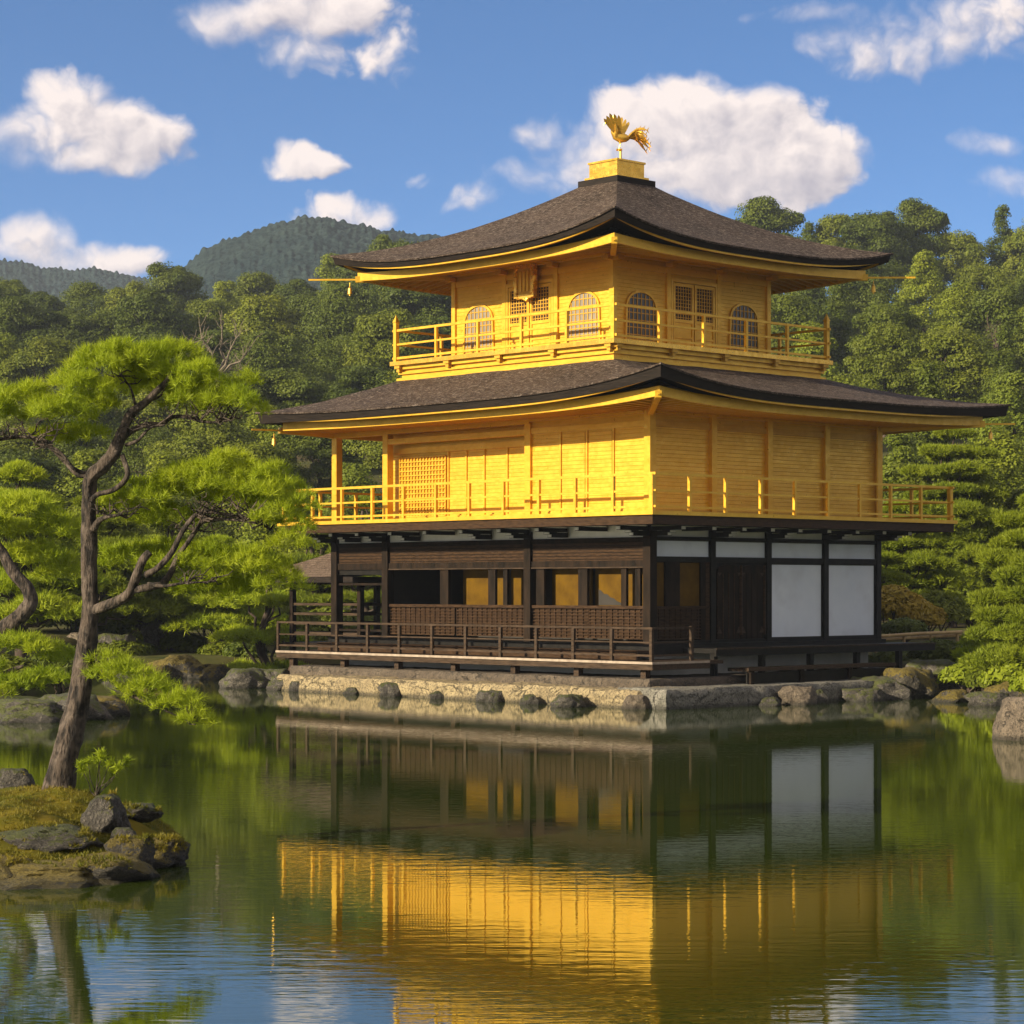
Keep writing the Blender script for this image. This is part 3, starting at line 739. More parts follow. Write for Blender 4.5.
# ------------------------------------------------------------------ roofs
def roof(name, eave, top, ze, zt, up, thick, wall, fasc_in, prof=.72, upow=3.2, steps=48, rows=14, gold_up=.5, soff_z=None, tip=(.35,.35), upmul=None):
    """curved hipped roof: eave=(x0,x1,y0,y1), top rect, eave height, top height, corner lift"""
    ex0, ex1, ey0, ey1 = eave; tx0, tx1, ty0, ty1 = top
    def lift(s, cA, cB):
        # s in -1..1, lifts at both ends
        a = abs(s)**upow
        return up*a*(cA if s < 0 else cB)
    cm = upmul or {'SW': 1, 'SE': 1, 'NE': 1, 'NW': 1}
    sides = [((ex0,ey0),(ex1,ey0),(tx0,ty0),(tx1,ty0),cm['SW'],cm['SE']),
             ((ex1,ey0),(ex1,ey1),(tx1,ty0),(tx1,ty1),cm['SE'],cm['NE']),
             ((ex1,ey1),(ex0,ey1),(tx1,ty1),(tx0,ty1),cm['NE'],cm['NW']),
             ((ex0,ey1),(ex0,ey0),(tx0,ty1),(tx0,ty0),cm['NW'],cm['SW'])]
    V = []; Fc = []
    def strip(rowsfn, nr, V, Fc):
        b = len(V)
        for r in range(nr+1):
            for k in range(steps+1): V.append(rowsfn(r/nr, -1+2*k/steps))
        for r in range(nr):
            for k in range(steps):
                a = b+r*(steps+1)+k; Fc.append((a, a+1, a+steps+2, a+steps+1))
    def outset(p0, p1, s, amt):
        return 0
    for (e0, e1, t0, t1, cA, cB) in sides:
        def fn(t, s, e0=e0, e1=e1, t0=t0, t1=t1, cA=cA, cB=cB):
            ss = (s+1)/2
            # cluster samples at the ends
            x = (e0[0]+(e1[0]-e0[0])*ss)*(1-t)+(t0[0]+(t1[0]-t0[0])*ss)*t
            y = (e0[1]+(e1[1]-e0[1])*ss)*(1-t)+(t0[1]+(t1[1]-t0[1])*ss)*t
            q = prof*t+(1-prof)*t*t
            z = ze+(zt-ze)*q+lift(s, cA, cB)*(1-t)**2.2
            z += .018*noise.noise(Vector((x*1.3, y*1.3, 5)))
            return (x, y, z)
        strip(fn, rows, V, Fc)
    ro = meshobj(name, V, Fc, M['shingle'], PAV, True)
    # layered shingle edge, slanting inward below
    V = []; Fc = []
    cx, cy = (ex0+ex1)/2, (ey0+ey1)/2
    for (e0, e1, t0, t1, cA, cB) in sides:
        def fe(t, s, e0=e0, e1=e1, cA=cA, cB=cB):
            ss = (s+1)/2
            x = e0[0]+(e1[0]-e0[0])*ss; y = e0[1]+(e1[1]-e0[1])*ss
            z = ze+lift(s, cA, cB)
            if t < .01: return (x, y, z+.004)
            if t < .6:
                ins = .03*(t*4); d = thick*(t/.5)
                d *= (1+.55*abs(s)**4)
            else:
                ins = fasc_in+.45; d = thick*.95
            if t > .8: ins = fasc_in+.9; 
            fx = (x-cx)/(ex1-cx); fy = (y-cy)/(ey1-cy)
            x2 = cx+(ex1-cx-ins)*fx; y2 = cy+(ey1-cy-ins)*fy
            k = 1-ins/6 if t > .6 else 1
            return (x2, y2, ze+lift(s, cA, cB)*k-d)
        strip(fe, 4, V, Fc)
    meshobj('eave_edge', V, Fc, M['shingle_edge'], ro, False)
    # sunlit lip line
    V = []; Fc = []
    for (e0, e1, t0, t1, cA, cB) in sides:
        def fl_(t, s, e0=e0, e1=e1, cA=cA, cB=cB):
            ss = (s+1)/2
            x = e0[0]+(e1[0]-e0[0])*ss; y = e0[1]+(e1[1]-e0[1])*ss
            o = .035 if t in (1/3, 2/3) else -.02
            fx = (x-cx)/(ex1-cx); fy = (y-cy)/(ey1-cy)
            d = .012 if t < .5 else -.030
            return (cx+(ex1-cx+o)*fx, cy+(ey1-cy+o)*fy, ze+lift(s, cA, cB)+d)
        strip(fl_, 3, V, Fc)
    meshobj('eave_lip', V, Fc, M['shingle'], ro, False)
    # gold fascias (two tiers) and soffit
    wx0, wx1, wy0, wy1 = wall
    V = []; Fc = []
    sz = soff_z
    def tier(ins, ztop, zbot, gup, thickin=.10):
        for (e0, e1, t0, t1, cA, cB) in sides:
            def fg(t, s, e0=e0, e1=e1, cA=cA, cB=cB):
                ss = (s+1)/2
                x = e0[0]+(e1[0]-e0[0])*ss; y = e0[1]+(e1[1]-e0[1])*ss
                fx = (x-cx)/(ex1-cx); fy = (y-cy)/(ey1-cy)
                i2 = ins if t < .4 else ins+thickin
                L = lift(s, cA, cB)*gup
                z = ztop+L if t < .2 or t > .8 else zbot+L
                return (cx+(ex1-cx-i2)*fx, cy+(ey1-cy-i2)*fy, z)
            strip(fg, 3, V, Fc)
    tier(fasc_in, ze-thick*.98, ze-thick-.045, .95)
    tier(fasc_in+.38, ze-thick*.9, ze-thick-.20, gold_up)
    meshobj('eave_fascia', V, Fc, G, ro, False)
    V = []; Fc = []
    wr = [((wx0,wy0),(wx1,wy0)),((wx1,wy0),(wx1,wy1)),((wx1,wy1),(wx0,wy1)),((wx0,wy1),(wx0,wy0))]
    zi = sz
    def sof(s, t, si, drop=0):
        e0, e1, t0, t1, cA, cB = sides[si]; w0, w1 = wr[si]
        ss = (s+1)/2
        x = e0[0]+(e1[0]-e0[0])*ss; y = e0[1]+(e1[1]-e0[1])*ss
        fx = (x-cx)/(ex1-cx); fy = (y-cy)/(ey1-cy)
        i2 = fasc_in+.42
        x = cx+(ex1-cx-i2)*fx; y = cy+(ey1-cy-i2)*fy
        zo = ze-thick-.12+lift(s, cA, cB)*gold_up
        x2 = w0[0]+(w1[0]-w0[0])*ss; y2 = w0[1]+(w1[1]-w0[1])*ss
        zz = zo+(zi-zo)*t + lift(s, cA, cB)*gold_up*0
        return Vector((x+(x2-x)*t, y+(y2-y)*t, zz-drop))
    for si in range(4):
        strip(lambda t, s, si=si: tuple(sof(s, t, si)), 4, V, Fc)
    so_ = meshobj('soffit', V, Fc, G, ro, False)
    # rafters
    rf = MB()
    for si in range(4):
        e0, e1 = sides[si][0], sides[si][1]; L = math.hypot(e1[0]-e0[0], e1[1]-e0[1]); n = int(L/.30)
        for k in range(1, n):
            s = -1+2*k/n
            a = sof(s, .0, si, .045)
            # run perpendicular to the eave
            w0, w1 = wr[si]
            ax = 0 if si in (1, 3) else 1
            tgt = Vector(a); tgt[ax] = w0[ax]
            lo_, hi_ = sorted((w0[1-ax], w1[1-ax]))
            c = a[1-ax]
            full = 1.0
            if c < lo_ or c > hi_:
                d = (lo_-c) if c < lo_ else (c-hi_)
                run = abs(w0[ax]-a[ax]); full = max(0, 1-d/run)
                if full < .15: continue
            tgt = Vector(a)+(tgt-Vector(a))*full
            tgt.z = a.z+(zi-.045-a.z)*full
            rf.beam(a, tgt, .075, .075)
    P('rafter_layer', rf, GD, so_)
    # hip rafters reaching past the corners, with wind bells
    crn = {'SW': ((ex0,ey0),(wx0,wy0)), 'SE': ((ex1,ey0),(wx1,wy0)), 'NE': ((ex1,ey1),(wx1,wy1)), 'NW': ((ex0,ey1),(wx0,wy1))}
    for nme, (e, w) in crn.items():
        e3 = Vector((e[0], e[1], ze-thick-.17+up*cm[nme]*gold_up)); w3 = Vector((w[0], w[1], zi-.12))
        d = (e3-w3); d.z = 0; d.normalize()
        fpt = e3-d*(fasc_in+.42)*1.2
        ext = e3+d*tip[1] if nme != 'SW' else fpt+d*.12
        hr = P('hip_rafter', MB().beam(w3, fpt, .14, .16).beam(fpt, ext, .04, .045), G, ro)
        if nme == 'SW': continue
        bp_ = fpt+d*.15-Vector((0,0,.08))
        bell = MB().tube([bp_, bp_-Vector((0,0,.10))], .012, 6).tube([bp_-Vector((0,0,.10)), bp_-Vector((0,0,.15)), bp_-Vector((0,0,.30))], [.02,.05,.065], 10).tube([bp_-Vector((0,0,.3)), bp_-Vector((0,0,.34))], .02, 6)
        P('wind_bell', bell, GB)
    return ro, sof

E2 = (-2.2, RX+2.4, -2.4, 12.15)
T2 = (.55, 8.30, 1.72, 9.46)
roof('lower_roof', E2, T2, 7.12, 8.16, 0.46, .19, (0, RX, 0, LY), .10, prof=.80, upow=3.4, gold_up=.42, soff_z=6.86, tip=(.12,.15), upmul={'SW': 1.0, 'SE': .55, 'NE': .6, 'NW': .35})

# --- third storey
QX0, QX1, QY0, QY1 = 1.53, 7.33, 2.69, 8.49
bx0, bx1, by0, by1 = QX0-1.12, QX1+1.12, QY0-1.12, QY1+1.12
P('upper_base', MB().box(bx0+.13, bx1-.13, by0+.13, by1-.13, 7.6, 8.46), G)
P('upper_floor', MB().box(bx0-.10, bx1+.10, by0-.10, by1+.10, 8.50, 8.61), GB)
for z0, z1, o_ in ((8.40, 8.50, .03), (8.27, 8.33, .06), (8.10, 8.17, .03)):
    P('base_moulding', MB().box(bx0+o_, bx0+.129, by0+o_, by1-o_, z0, z1).box(bx0+.129, bx1-o_, by0+o_, by0+.129, z0, z1).box(bx1-.129, bx1-o_, by0+.129, by1-o_, z0, z1), G)
for i in range(5):
    y = by0+.15+i*(by1-by0-.3)/4
    P('base_bracket', MB().box(bx0-.07, bx0+.12, y-.10, y+.10, 8.42, 8.50).box(bx0-.03, bx0+.12, y-.055, y+.055, 8.33, 8.42), GD)
    x = bx0+.15+i*(bx1-bx0-.3)/4
    P('base_bracket', MB().box(x-.10, x+.10, by0-.07, by0+.12, 8.42, 8.50).box(x-.055, x+.055, by0-.03, by0+.12, 8.33, 8.42), GD)
railing('upper_railing', bx0+.02, bx1-.02, by0+.02, by1-.02, 8.61, .84, 1.62, ((.82,.06),(.45,.05),(.09,.06)), corner=.36)
ZA, ZB = 8.61, 11.05
thirds = [0, 5.8/3+.02, 5.8*2/3-.02, 5.8]
for i, tt in enumerate(thirds):
    P('gold_pillar', MB().box(QX0-.07, QX0+.07, QY0+tt-.07, QY0+tt+.07, ZA, ZB), G)
    if i: P('gold_pillar', MB().box(QX0+tt-.07, QX0+tt+.07, QY0-.07, QY0+.07, ZA, ZB), G)
P('gold_pillar', MB().box(QX1-.07, QX1+.07, QY1-.07, QY1+.07, ZA, ZB), G)
P('gold_wall', MB().box(QX0-.01, QX0+.04, QY0+.05, QY1-.05, ZA, ZB), GW)
P('gold_wall', MB().box(QX0+.05, QX1-.05, QY0-.01, QY0+.04, ZA, ZB), GW)
P('gold_wall', MB().box(QX1-.04, QX1, QY0+.04, QY1-.05, ZA, ZB).box(QX0+.04, QX1-.05, QY1-.05, QY1, ZA, ZB), GW)
for z0, z1, o_ in ((10.55, 10.70, .05), (8.61, 8.72, .05)):
    for a, b_ in zip(thirds, thirds[1:]):
        P('wall_tie', MB().box(QX0-o_, QX0-.011, QY0+a+.07, QY0+b_-.07, z0, z1), G)
        P('wall_tie', MB().box(QX0+a+.07, QX0+b_-.07, QY0-o_, QY0-.011, z0, z1), G)
P('eave_beam', MB().box(QX0-.14, QX0-.075, QY0-.14, QY1+.14, 10.82, 11.04).box(QX0-.075, QX1+.14, QY0-.14, QY0-.075, 10.82, 11.04), G)
# corbels on wall tops
for tt in thirds:
    P('corbel', MB().box(QX0-.50, QX0-.14, QY0+tt-.06, QY0+tt+.06, 10.86, 10.98).box(QX0-.28, QX0-.071, QY0+tt-.10, QY0+tt+.10, 10.70, 10.80), GD)
    P('corbel', MB().box(QX0+tt-.06, QX0+tt+.06, QY0-.50, QY0-.14, 10.86, 10.98).box(QX0+tt-.10, QX0+tt+.10, QY0-.28, QY0-.071, 10.70, 10.80), GD)
def onface(face, u, d, z):
    """u along the face, d outward"""
    return (QX0-d, QY0+u, z) if face == 'L' else (QX0+u, QY0-d, z)
def fbox(mb, face, u0, u1, d0, d1, z0, z1):
    a = onface(face, u0, d0, z0); b = onface(face, u1, d1, z1)
    return mb.box(a[0], b[0], a[1], b[1], z0, z1)
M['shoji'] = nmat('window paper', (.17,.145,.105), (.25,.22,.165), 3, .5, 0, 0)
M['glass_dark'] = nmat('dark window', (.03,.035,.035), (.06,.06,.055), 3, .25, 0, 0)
def bellwin(face, uc, z0, z1, w, back):
    n = 20
    def outline(e):
        pts = []
        for k in range(n+1):
            a = math.pi*k/n
            cx_ = math.cos(a); r = (w/2+e)
            zz = (z1-w*.42)+(w*.42+e)*(abs(math.sin(a))**.85)
            pts.append((uc-r*cx_, zz))
        return [(uc-(w/2+e)*1.06, z0-e)]+pts+[(uc+(w/2+e)*1.06, z0-e)]
    ax = (-1,0,0) if face == 'L' else (0,-1,0)
    wo_ = MB().poly([onface(face, u, .012, z) for u, z in outline(0)], .012, ax)
    o = P('arched_window', wo_, back); fixn(o)
    # frame ring
    A = outline(0); B = outline(.055); mb = MB(); b0 = 0
    N = len(A)
    for d in (.012, .06):
        for pts in (A, B):
            mb.v += [onface(face, u, d, z) for u, z in pts]
    for i in range(N-1):
        mb.f += [(2*N+i, 2*N+i+1, 3*N+i+1, 3*N+i), (i, 2*N+i, 2*N+i+1, i+1), (N+i, N+i+1, 3*N+i+1, 3*N+i)]
    fixn(P('window_frame', mb, G, o))
    g = MB()
    for k in range(-3, 4):
        u = uc+k*w/7; hh = (z1-w*.42)+w*.40*(max(0, 1-(2*(u-uc)/w)**2)**.45)
        fbox(g, face, u-.011, u+.011, .026, .042, z0, hh)
    for k in range(6):
        z = z0+(k+.6)*(z1-z0)/6.4
        half = w/2 if z < z1-w*.42 else w/2*math.sqrt(max(0, 1-((z-(z1-w*.42))/(w*.42))**2))
        fbox(g, face, uc-half, uc+half, .025, .040, z-.011, z+.011)
    P('window_lattice', g, M['gold_dark'], o)
wz0, wz1 = 8.82, 9.98
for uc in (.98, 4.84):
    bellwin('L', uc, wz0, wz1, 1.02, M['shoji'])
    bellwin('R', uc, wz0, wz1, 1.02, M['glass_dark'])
for face in 'LR':
    ua, ub = thirds[1]+.12, thirds[2]-.12; um = (ua+ub)/2
    P('door_frame', fbox(fbox(fbox(MB(), face, ua-.04, ua+.03, .011, .07, ZA, 10.45), face, ub-.03, ub+.04, .011, .07, ZA, 10.45), face, ua+.03, ub-.03, .011, .07, 10.36, 10.45), G)
    for a, b_ in ((ua+.05, um-.02), (um+.02, ub-.05)):
        d = P('panel_door', fbox(MB(), face, a, b_, .011, .035, ZA+.05, 10.34), G)
        fr_ = MB()
        for u0, u1, q0, q1 in ((a, a+.06, ZA+.05, 10.34), (b_-.06, b_, ZA+.05, 10.34), (a+.06, b_-.06, 10.26, 10.34), (a+.06, b_-.06, 9.35, 9.43), (a+.06, b_-.06, ZA+.05, ZA+.13), (a+.06, b_-.06, 8.95, 9.0)):
            fbox(fr_, face, u0, u1, .036, .062, q0, q1)
        P('door_rail', fr_, G, d)
        lt = MB()
        for k in range(7):
            u = a+.09+k*(b_-a-.18)/6; fbox(lt, face, u-.010, u+.010, .036, .050, 9.43, 10.26)
        for k in range(9):
            z = 9.48+k*.09; fbox(lt, face, a+.07, b_-.07, .0355, .048, z-.008, z+.008)
        P('door_lattice', lt, GD, d)
        fbox_ = fbox(MB(), face, a+.06, b_-.06, .0352, .037, 9.43, 10.26); P('lattice_backing', fbox_, WB, d)
# hanging carved plaque on the sunlit face
uc = 2.9
pq = P('hanging_plaque', fbox(MB(), 'L', uc-.26, uc+.26, .16, .24, 10.10, 10.75), GD)
P('plaque_relief', fbox(fbox(fbox(MB(), 'L', uc-.17, uc-.09, .241, .265, 10.18, 10.68), 'L', uc-.04, uc+.04, .241, .265, 10.18, 10.68), 'L', uc+.09, uc+.17, .241, .265, 10.18, 10.68), G, pq)
fr_ = MB()
for u0, u1, q0, q1 in ((uc-.36, uc-.26, 10.02, 10.85), (uc+.26, uc+.36, 10.02, 10.85), (uc-.26, uc+.26, 10.75, 10.86), (uc-.26, uc+.26, 10.0, 10.10)):
    fbox(fr_, 'L', u0, u1, .13, .27, q0, q1)
for k in range(8):
    a = 2*math.pi*k/8+.4
    fr_.tube([onface('L', uc+.33*math.cos(a), .20, 10.43+.42*math.sin(a)), onface('L', uc+.40*math.cos(a+.2), .24, 10.43+.50*math.sin(a+.2)), onface('L', uc+.36*math.cos(a+.5), .27, 10.43+.44*math.sin(a+.5))], [.06,.05,.02], 7)
P('plaque_frame', fr_, GB, pq)
E3 = (QX0-2.3, QX1+2.3, QY0-2.3, QY1+2.3)
PCX, PCY = (QX0+QX1)/2+.11, (QY0+QY1)/2-.11
T3 = (PCX-.66, PCX+.66, PCY-.66, PCY+.66)
roof('upper_roof', E3, T3, 10.98, 13.22, .52, .15, (QX0, QX1, QY0, QY1), .10, prof=.66, upow=3.0, gold_up=.28, soff_z=10.98, tip=(.05,.62), upmul={'SW': 1.0, 'SE': .85, 'NE': 1, 'NW': .85})
pd = P('roof_pedestal', MB().box(PCX-.72, PCX+.72, PCY-.72, PCY+.72, 13.05, 13.34), M['shingle_edge'])
P('gilded_box', MB().box(PCX-.51, PCX+.51, PCY-.51, PCY+.51, 13.42, 13.78), GB, pd)
P('box_plinth', MB().box(PCX-.60, PCX+.60, PCY-.60, PCY+.60, 13.34, 13.42).box(PCX-.54, PCX+.54, PCY-.54, PCY+.54, 13.78, 13.83), GB, pd)

# --- phoenix (faces the camera's left, tail to the right: along local direction)
PH = P('phoenix_finial', MB().tube([(PCX, PCY, 13.89), (PCX, PCY, 13.93), (PCX, PCY, 13.97)], [.16,.15,.05], 12).tube([(PCX, PCY, 13.95), (PCX, PCY, 14.22)], [.035,.03], 8), GB, smooth=False)
c0 = Vector((PCX, PCY, 14.22))
fw = Vector((-.7276, .686, 0)).normalized()        # local vector that points to the left in the picture
fw = Vector((-dR.x, -dL.x, 0)); fw.normalize()
sd_ = Vector((-fw.y, fw.x, 0))
def q(f_, s_, z_): return c0+fw*f_+sd_*s_+Vector((0,0,z_))
P('leg', MB().tube([q(.04,-.06,-.02), q(.0,-.06,.12), q(.04,-.05,.25)], [.016,.016,.03], 6).tube([q(.04,.06,-.02), q(.0,.06,.12), q(.04,.05,.25)], [.016,.016,.03], 6).tube([q(.10,-.06,-.01), q(-.04,-.06,-.01)], .018, 6).tube([q(.10,.06,-.01), q(-.04,.06,-.01)], .018, 6), GB, PH)
P('body', MB().tube([q(-.22,0,.26), q(-.15,0,.27), q(-.02,0,.28), q(.10,0,.34), q(.17,0,.44), q(.19,0,.54), q(.22,0,.62), q(.27,0,.66), q(.31,0,.655)], [.03,.09,.13,.12,.075,.048,.045,.055,.03], 12), GB, PH, smooth=True)
P('head', MB().tube([q(.30,0,.66), q(.36,0,.64), q(.41,0,.60)], [.035,.025,.004], 8).tube([q(.26,0,.70), q(.22,0,.80), q(.27,0,.86)], [.03,.025,.004], 6).tube([q(.24,0,.69), q(.17,0,.76), q(.18,0,.82)], [.025,.02,.004], 6).tube([q(.29,0,.62), q(.30,0,.55)], [.02,.006], 6), GB, PH)
for s in (-1, 1):
    w = MB()
    base = [q(.06+.0*k, s*.11, .36) for k in range(1)]
    for k in range(5):
        a = math.radians(84+k*8) if s < 0 else math.radians(48+k*8)
        L = .60-.04*abs(k-2)
        d = fw*math.cos(a)*1.0+Vector((0,0,1))*math.sin(a)+sd_*s*.45
        d.normalize(); p0 = q(.10-.03*k, s*.09, .34-.008*k)
        perp = (fw*-math.sin(a)+Vector((0,0,1))*math.cos(a)).normalized()*.042
        nn = d.cross(perp).normalized()
        tipp = p0+d*L
        w.poly([p0-perp*.7, p0+d*L*.5-perp, p0+d*L*.88-perp*.9, tipp, p0+d*L*.88+perp*.9, p0+d*L*.5+perp, p0+perp*.7], .014, nn)
    w.tube([q(.12, s*.08, .30), q(.10, s*.14, .42), q(.13, s*.22, .55)], [.05,.045,.02], 7)
    fixn(P('wing', w, GB, PH))
tl = MB()
for k in range(7):
    a = math.radians(-20+k*7.5); L = .50+.06*math.sin(k*1.1)
    pts = []
    p0 = q(-.16, 0, .27)
    side = sd_*(k-3)*.035
    for j in range(6):
        tt = j/5
        pts.append(p0-fw*math.cos(a)*L*tt+Vector((0,0,1))*(math.sin(a)*L*tt+.10*math.sin(tt*3)-.10*tt*tt)+side*tt*3)
    tl.tube(pts, [.03,.028,.028,.03,.038,.008], 6)
    for j in range(2, 6):
        pp = pts[j]; tl.tube([pp, pp-fw*.05+Vector((0,0,.075))], [.018,.003], 5); tl.tube([pp, pp-fw*.05-Vector((0,0,.075))], [.018,.003], 5)
P('tail', tl, GB, PH)
PH.scale = (1.08,)*3; PH.location = (-.08*PCX+.07, -.08*PCY-.07, -.08*13.89-.06)

# ================================================================== stone embankment under the pavilion
def wallstone(name, x0, x1, y0, y1, z0, z1, mat, label, cat, seed=1, nx=60, rough=.07, lumps=.10):
    """rough masonry block with displaced faces, in pavilion axes"""
    import bmesh
    bm = bmesh.new(); bmesh.ops.create_cube(bm, size=1)
    me = bpy.data.meshes.new(name)
    V = []; Fc = []
    def face(o_, u, v_, nu, nv):
        b = len(V)
        for j in range(nv+1):
            for i in range(nu+1): V.append(Vector(o_)+Vector(u)*i/nu+Vector(v_)*j/nv)
        for j in range(nv):
            for i in range(nu):
                a = b+j*(nu+1)+i; Fc.append((a, a+1, a+nu+2, a+nu+1))
    Lx, Ly, Lz = x1-x0, y1-y0, z1-z0
    r = 8
    nx_, ny_, nz_ = max(2, int(Lx*r)), max(2, int(Ly*r)), max(3, int(Lz*r*1.6))
    face((x0,y1,z0), (0,-Ly,0), (0,0,Lz), ny_, nz_); face((x0,y0,z0), (Lx,0,0), (0,0,Lz), nx_, nz_)
    face((x1,y0,z0), (0,Ly,0), (0,0,Lz), ny_, nz_); face((x0,y0,z1), (Lx,0,0), (0,Ly,0), nx_, ny_)
    face((x1,y1,z0), (-Lx,0,0), (0,0,Lz), nx_, nz_)
    c = Vector(((x0+x1)/2, (y0+y1)/2, z0-.5))
    out = []
    for p in V:
        off = Vector((seed*5, 0, 0))
        n = noise.noise_vector(p*1.1+off)*lumps+noise.noise_vector(p*3.5+off)*rough
        # round the upper arris
        pz = (p.z-z1+.10)/.10 if p.z > z1-.10 else 0
        q2 = p+n*Vector((1,1,.55)) if False else Vector((p.x+n.x, p.y+n.y, p.z+n.z*.5))
        if pz > 0:
            if abs(p.x-x0) < 1e-4: q2.x += .07*pz*pz
            if abs(p.y-y0) < 1e-4: q2.y += .07*pz*pz
        out.append(q2)
    bm.free()
    o = meshobj(name, out, Fc, mat, None, True); o.location = (CX, CY, 0); o.rotation_euler = (0, 0, ROT)
    return tag(o, label, cat)
M['stone_course'] = stonemat('shade darkened course stone', (.085,.062,.042), (.15,.115,.08), (.06,.045,.03))  # stone colour darkened to stand for the shade below the deck
wallstone('stone_embankment', -2.5, 8.9, -2.0, 10.9, -.9, .40, M['stone_warm'], 'pale yellow stone embankment rising from the pond under the sunlit veranda', 'embankment', 1)
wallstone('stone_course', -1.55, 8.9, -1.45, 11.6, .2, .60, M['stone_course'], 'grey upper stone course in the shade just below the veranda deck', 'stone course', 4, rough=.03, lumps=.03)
wallstone('stone_terrace', -2.35, 5.0, -2.75, -1.2, -.9, .43, M['stone_slab'], 'flat grey stone landing terrace in front of the step bench', 'terrace', 9, rough=.04, lumps=.06)
def at_local(x, y):
    v = Vector((CX, CY))+dR*x+dL*y; return v
def lrock(x, y, w, h, mat, label, group=None, kind=0, z0=0):
    v = at_local(x, y)
    px = 512+v.x*F/v.y
    return rock(px, 0, w, h, mat, label, group, Y=v.y-w*.3, kind=kind, z0=z0)
GR = 'rocks along the foot of the embankment'
L_ = [(12.1,-1.6,1.3,.55,'rock_moss','mossy dark boulder at the far left end of the embankment'),
 (11.0,-2.55,1.1,.50,'rock','grey boulder against the left corner of the yellow embankment'),
 (10.1,-2.75,.55,.42,'rock','small upright grey rock near the left corner of the embankment'),
 (7.9,-2.7,.7,.36,'rock','low brown rock in shallow water below the middle of the railing'),
 (6.3,-2.75,1.0,.62,'rock','tall pointed dark rock leaning on the yellow embankment'),
 (4.6,-2.75,.5,.30,'rock','little dark rock right of the tall pointed one'),
 (2.6,-2.8,1.15,.55,'rock','broad cracked dark rock set into the yellow embankment'),
 (1.2,-2.95,.75,.45,'rock','narrow dark rock left of the tan mound at the embankment'),
 (-.3,-3.15,1.25,.50,'rock','low rounded brown mound of rock in the water by the near corner'),
 (-1.9,-2.65,1.0,.50,'rock_tan','tan wedge shaped rock at the near corner of the embankment')]
for i, (y, x, w, h, mt, lb) in enumerate(L_): lrock(x+.22, y, w*.62, h*.68, mt, lb, GR, kind=i)
L_ = [(0.7,-3.05,.5,.26,'rock','small low grey rock in the water before the landing terrace'),
 (1.65,-3.1,.85,.52,'rock_tan','squat tan rock standing in the water before the landing terrace'),
 (2.5,-3.0,.45,.34,'rock','small dark rock just right of the squat tan one'),
 (4.1,-3.0,1.2,.42,'rock','rounded dark rock near the right end of the landing terrace'),
 (5.3,-2.5,1.7,.72,'rock','big dark boulder at the right end of the landing terrace'),
 (6.7,-2.4,1.7,.85,'rock_moss','boulder with rusty moss below the right end of the side veranda'),
 (8.1,-2.1,1.7,.95,'rock','flat topped grey boulder right of the side veranda'),
 (7.3,-1.0,1.5,.80,'rock','pale grey boulder tucked under the right end of the side veranda'),
 (9.6,-1.5,1.2,.55,'rock_moss','low mossy boulder where the terrace meets the right bank')]
for i, (x, y, w, h, mt, lb) in enumerate(L_): lrock(x, y, w, h, mt, lb, GR, kind=i+3)

# ================================================================== small fishing pavilion at the far left
SP = empty('fishing_pavilion', (0, 0, 0), 0)
v = at_local(0.9, 14.6); SP.location = (v.x+2.1, v.y+.6, 0); SP.rotation_euler = (0, 0, ROT)
tag(SP, 'small open wooden pavilion with brown shingle roof behind the left end of the veranda', 'pavilion')
hx, hy = 1.55, 1.5
def Q(name, mb, mat, par=SP): return mb.build(name, mat, par)
for x in (-hx, hx):
    for y in (-hy, hy): Q('post', MB().box(x-.07, x+.07, y-.07, y+.07, .0, 2.95), WD)
Q('floor', MB().box(-hx-.2, hx+.2, -hy-.2, hy+.2, 1.0, 1.12), WD)
Q('tie_beam', MB().box(-hx, hx, -hy-.05, -hy+.05, 2.75, 2.9).box(-hx, hx, hy-.05, hy+.05, 2.75, 2.9).box(-hx-.05, -hx+.05, -hy+.05, hy-.05, 2.75, 2.9).box(hx-.05, hx+.05, -hy+.05, hy-.05, 2.75, 2.9), WD)
for y in (-hy, hy):
    r_ = MB()
    for k in range(4): r_.box(-hx+.07, hx-.07, y-.03, y+.03, 1.35+k*.27, 1.42+k*.27)
    Q('side_rail', r_, DK)
r_ = MB()
for k in range(4): r_.box(-hx-.03, -hx+.03, -hy+.07, hy-.07, 1.35+k*.27, 1.42+k*.27)
Q('side_rail', r_, DK)
ex, ey = hx+.75, hy+.8
V = []; Fc = []
n = 10
for side in range(4):
    b = len(V)
    for r in range(n+1):
        t_ = r/n
        for k in range(n+1):
            s_ = -1+2*k/n
            z = 2.95+.95*(.6*t_+.4*t_*t_)+.14*abs(s_)**3*(1-t_)
            if side % 2 == 0: X_ = s_*(ex*(1-t_)+.55*t_); Y_ = -(ey*(1-t_)); 
            else: X_ = (ex*(1-t_)+.55*t_); Y_ = s_*(ey*(1-t_))
            if side >= 2: X_, Y_ = -X_, -Y_
            V.append((X_, Y_, z))
    for r in range(n):
        for k in range(n):
            a = b+r*(n+1)+k; Fc.append((a, a+1, a+n+2, a+n+1))
M['shingle_tan'] = shingle('brown bark shingle', (.12,.080,.055), (.19,.135,.095), (.26,.20,.15))
ro_ = meshobj('roof', V, Fc, M['shingle_tan'], SP, False)
Q('eave_edge', MB().box(-ex+.02, ex-.02, -ey+.02, -ey+.10, 2.80, 2.955).box(-ex+.02, ex-.02, ey-.10, ey-.02, 2.80, 2.955).box(-ex+.02, -ex+.10, -ey+.10, ey-.10, 2.80, 2.955).box(ex-.10, ex-.02, -ey+.10, ey-.10, 2.80, 2.955), M['shingle_edge'], ro_)
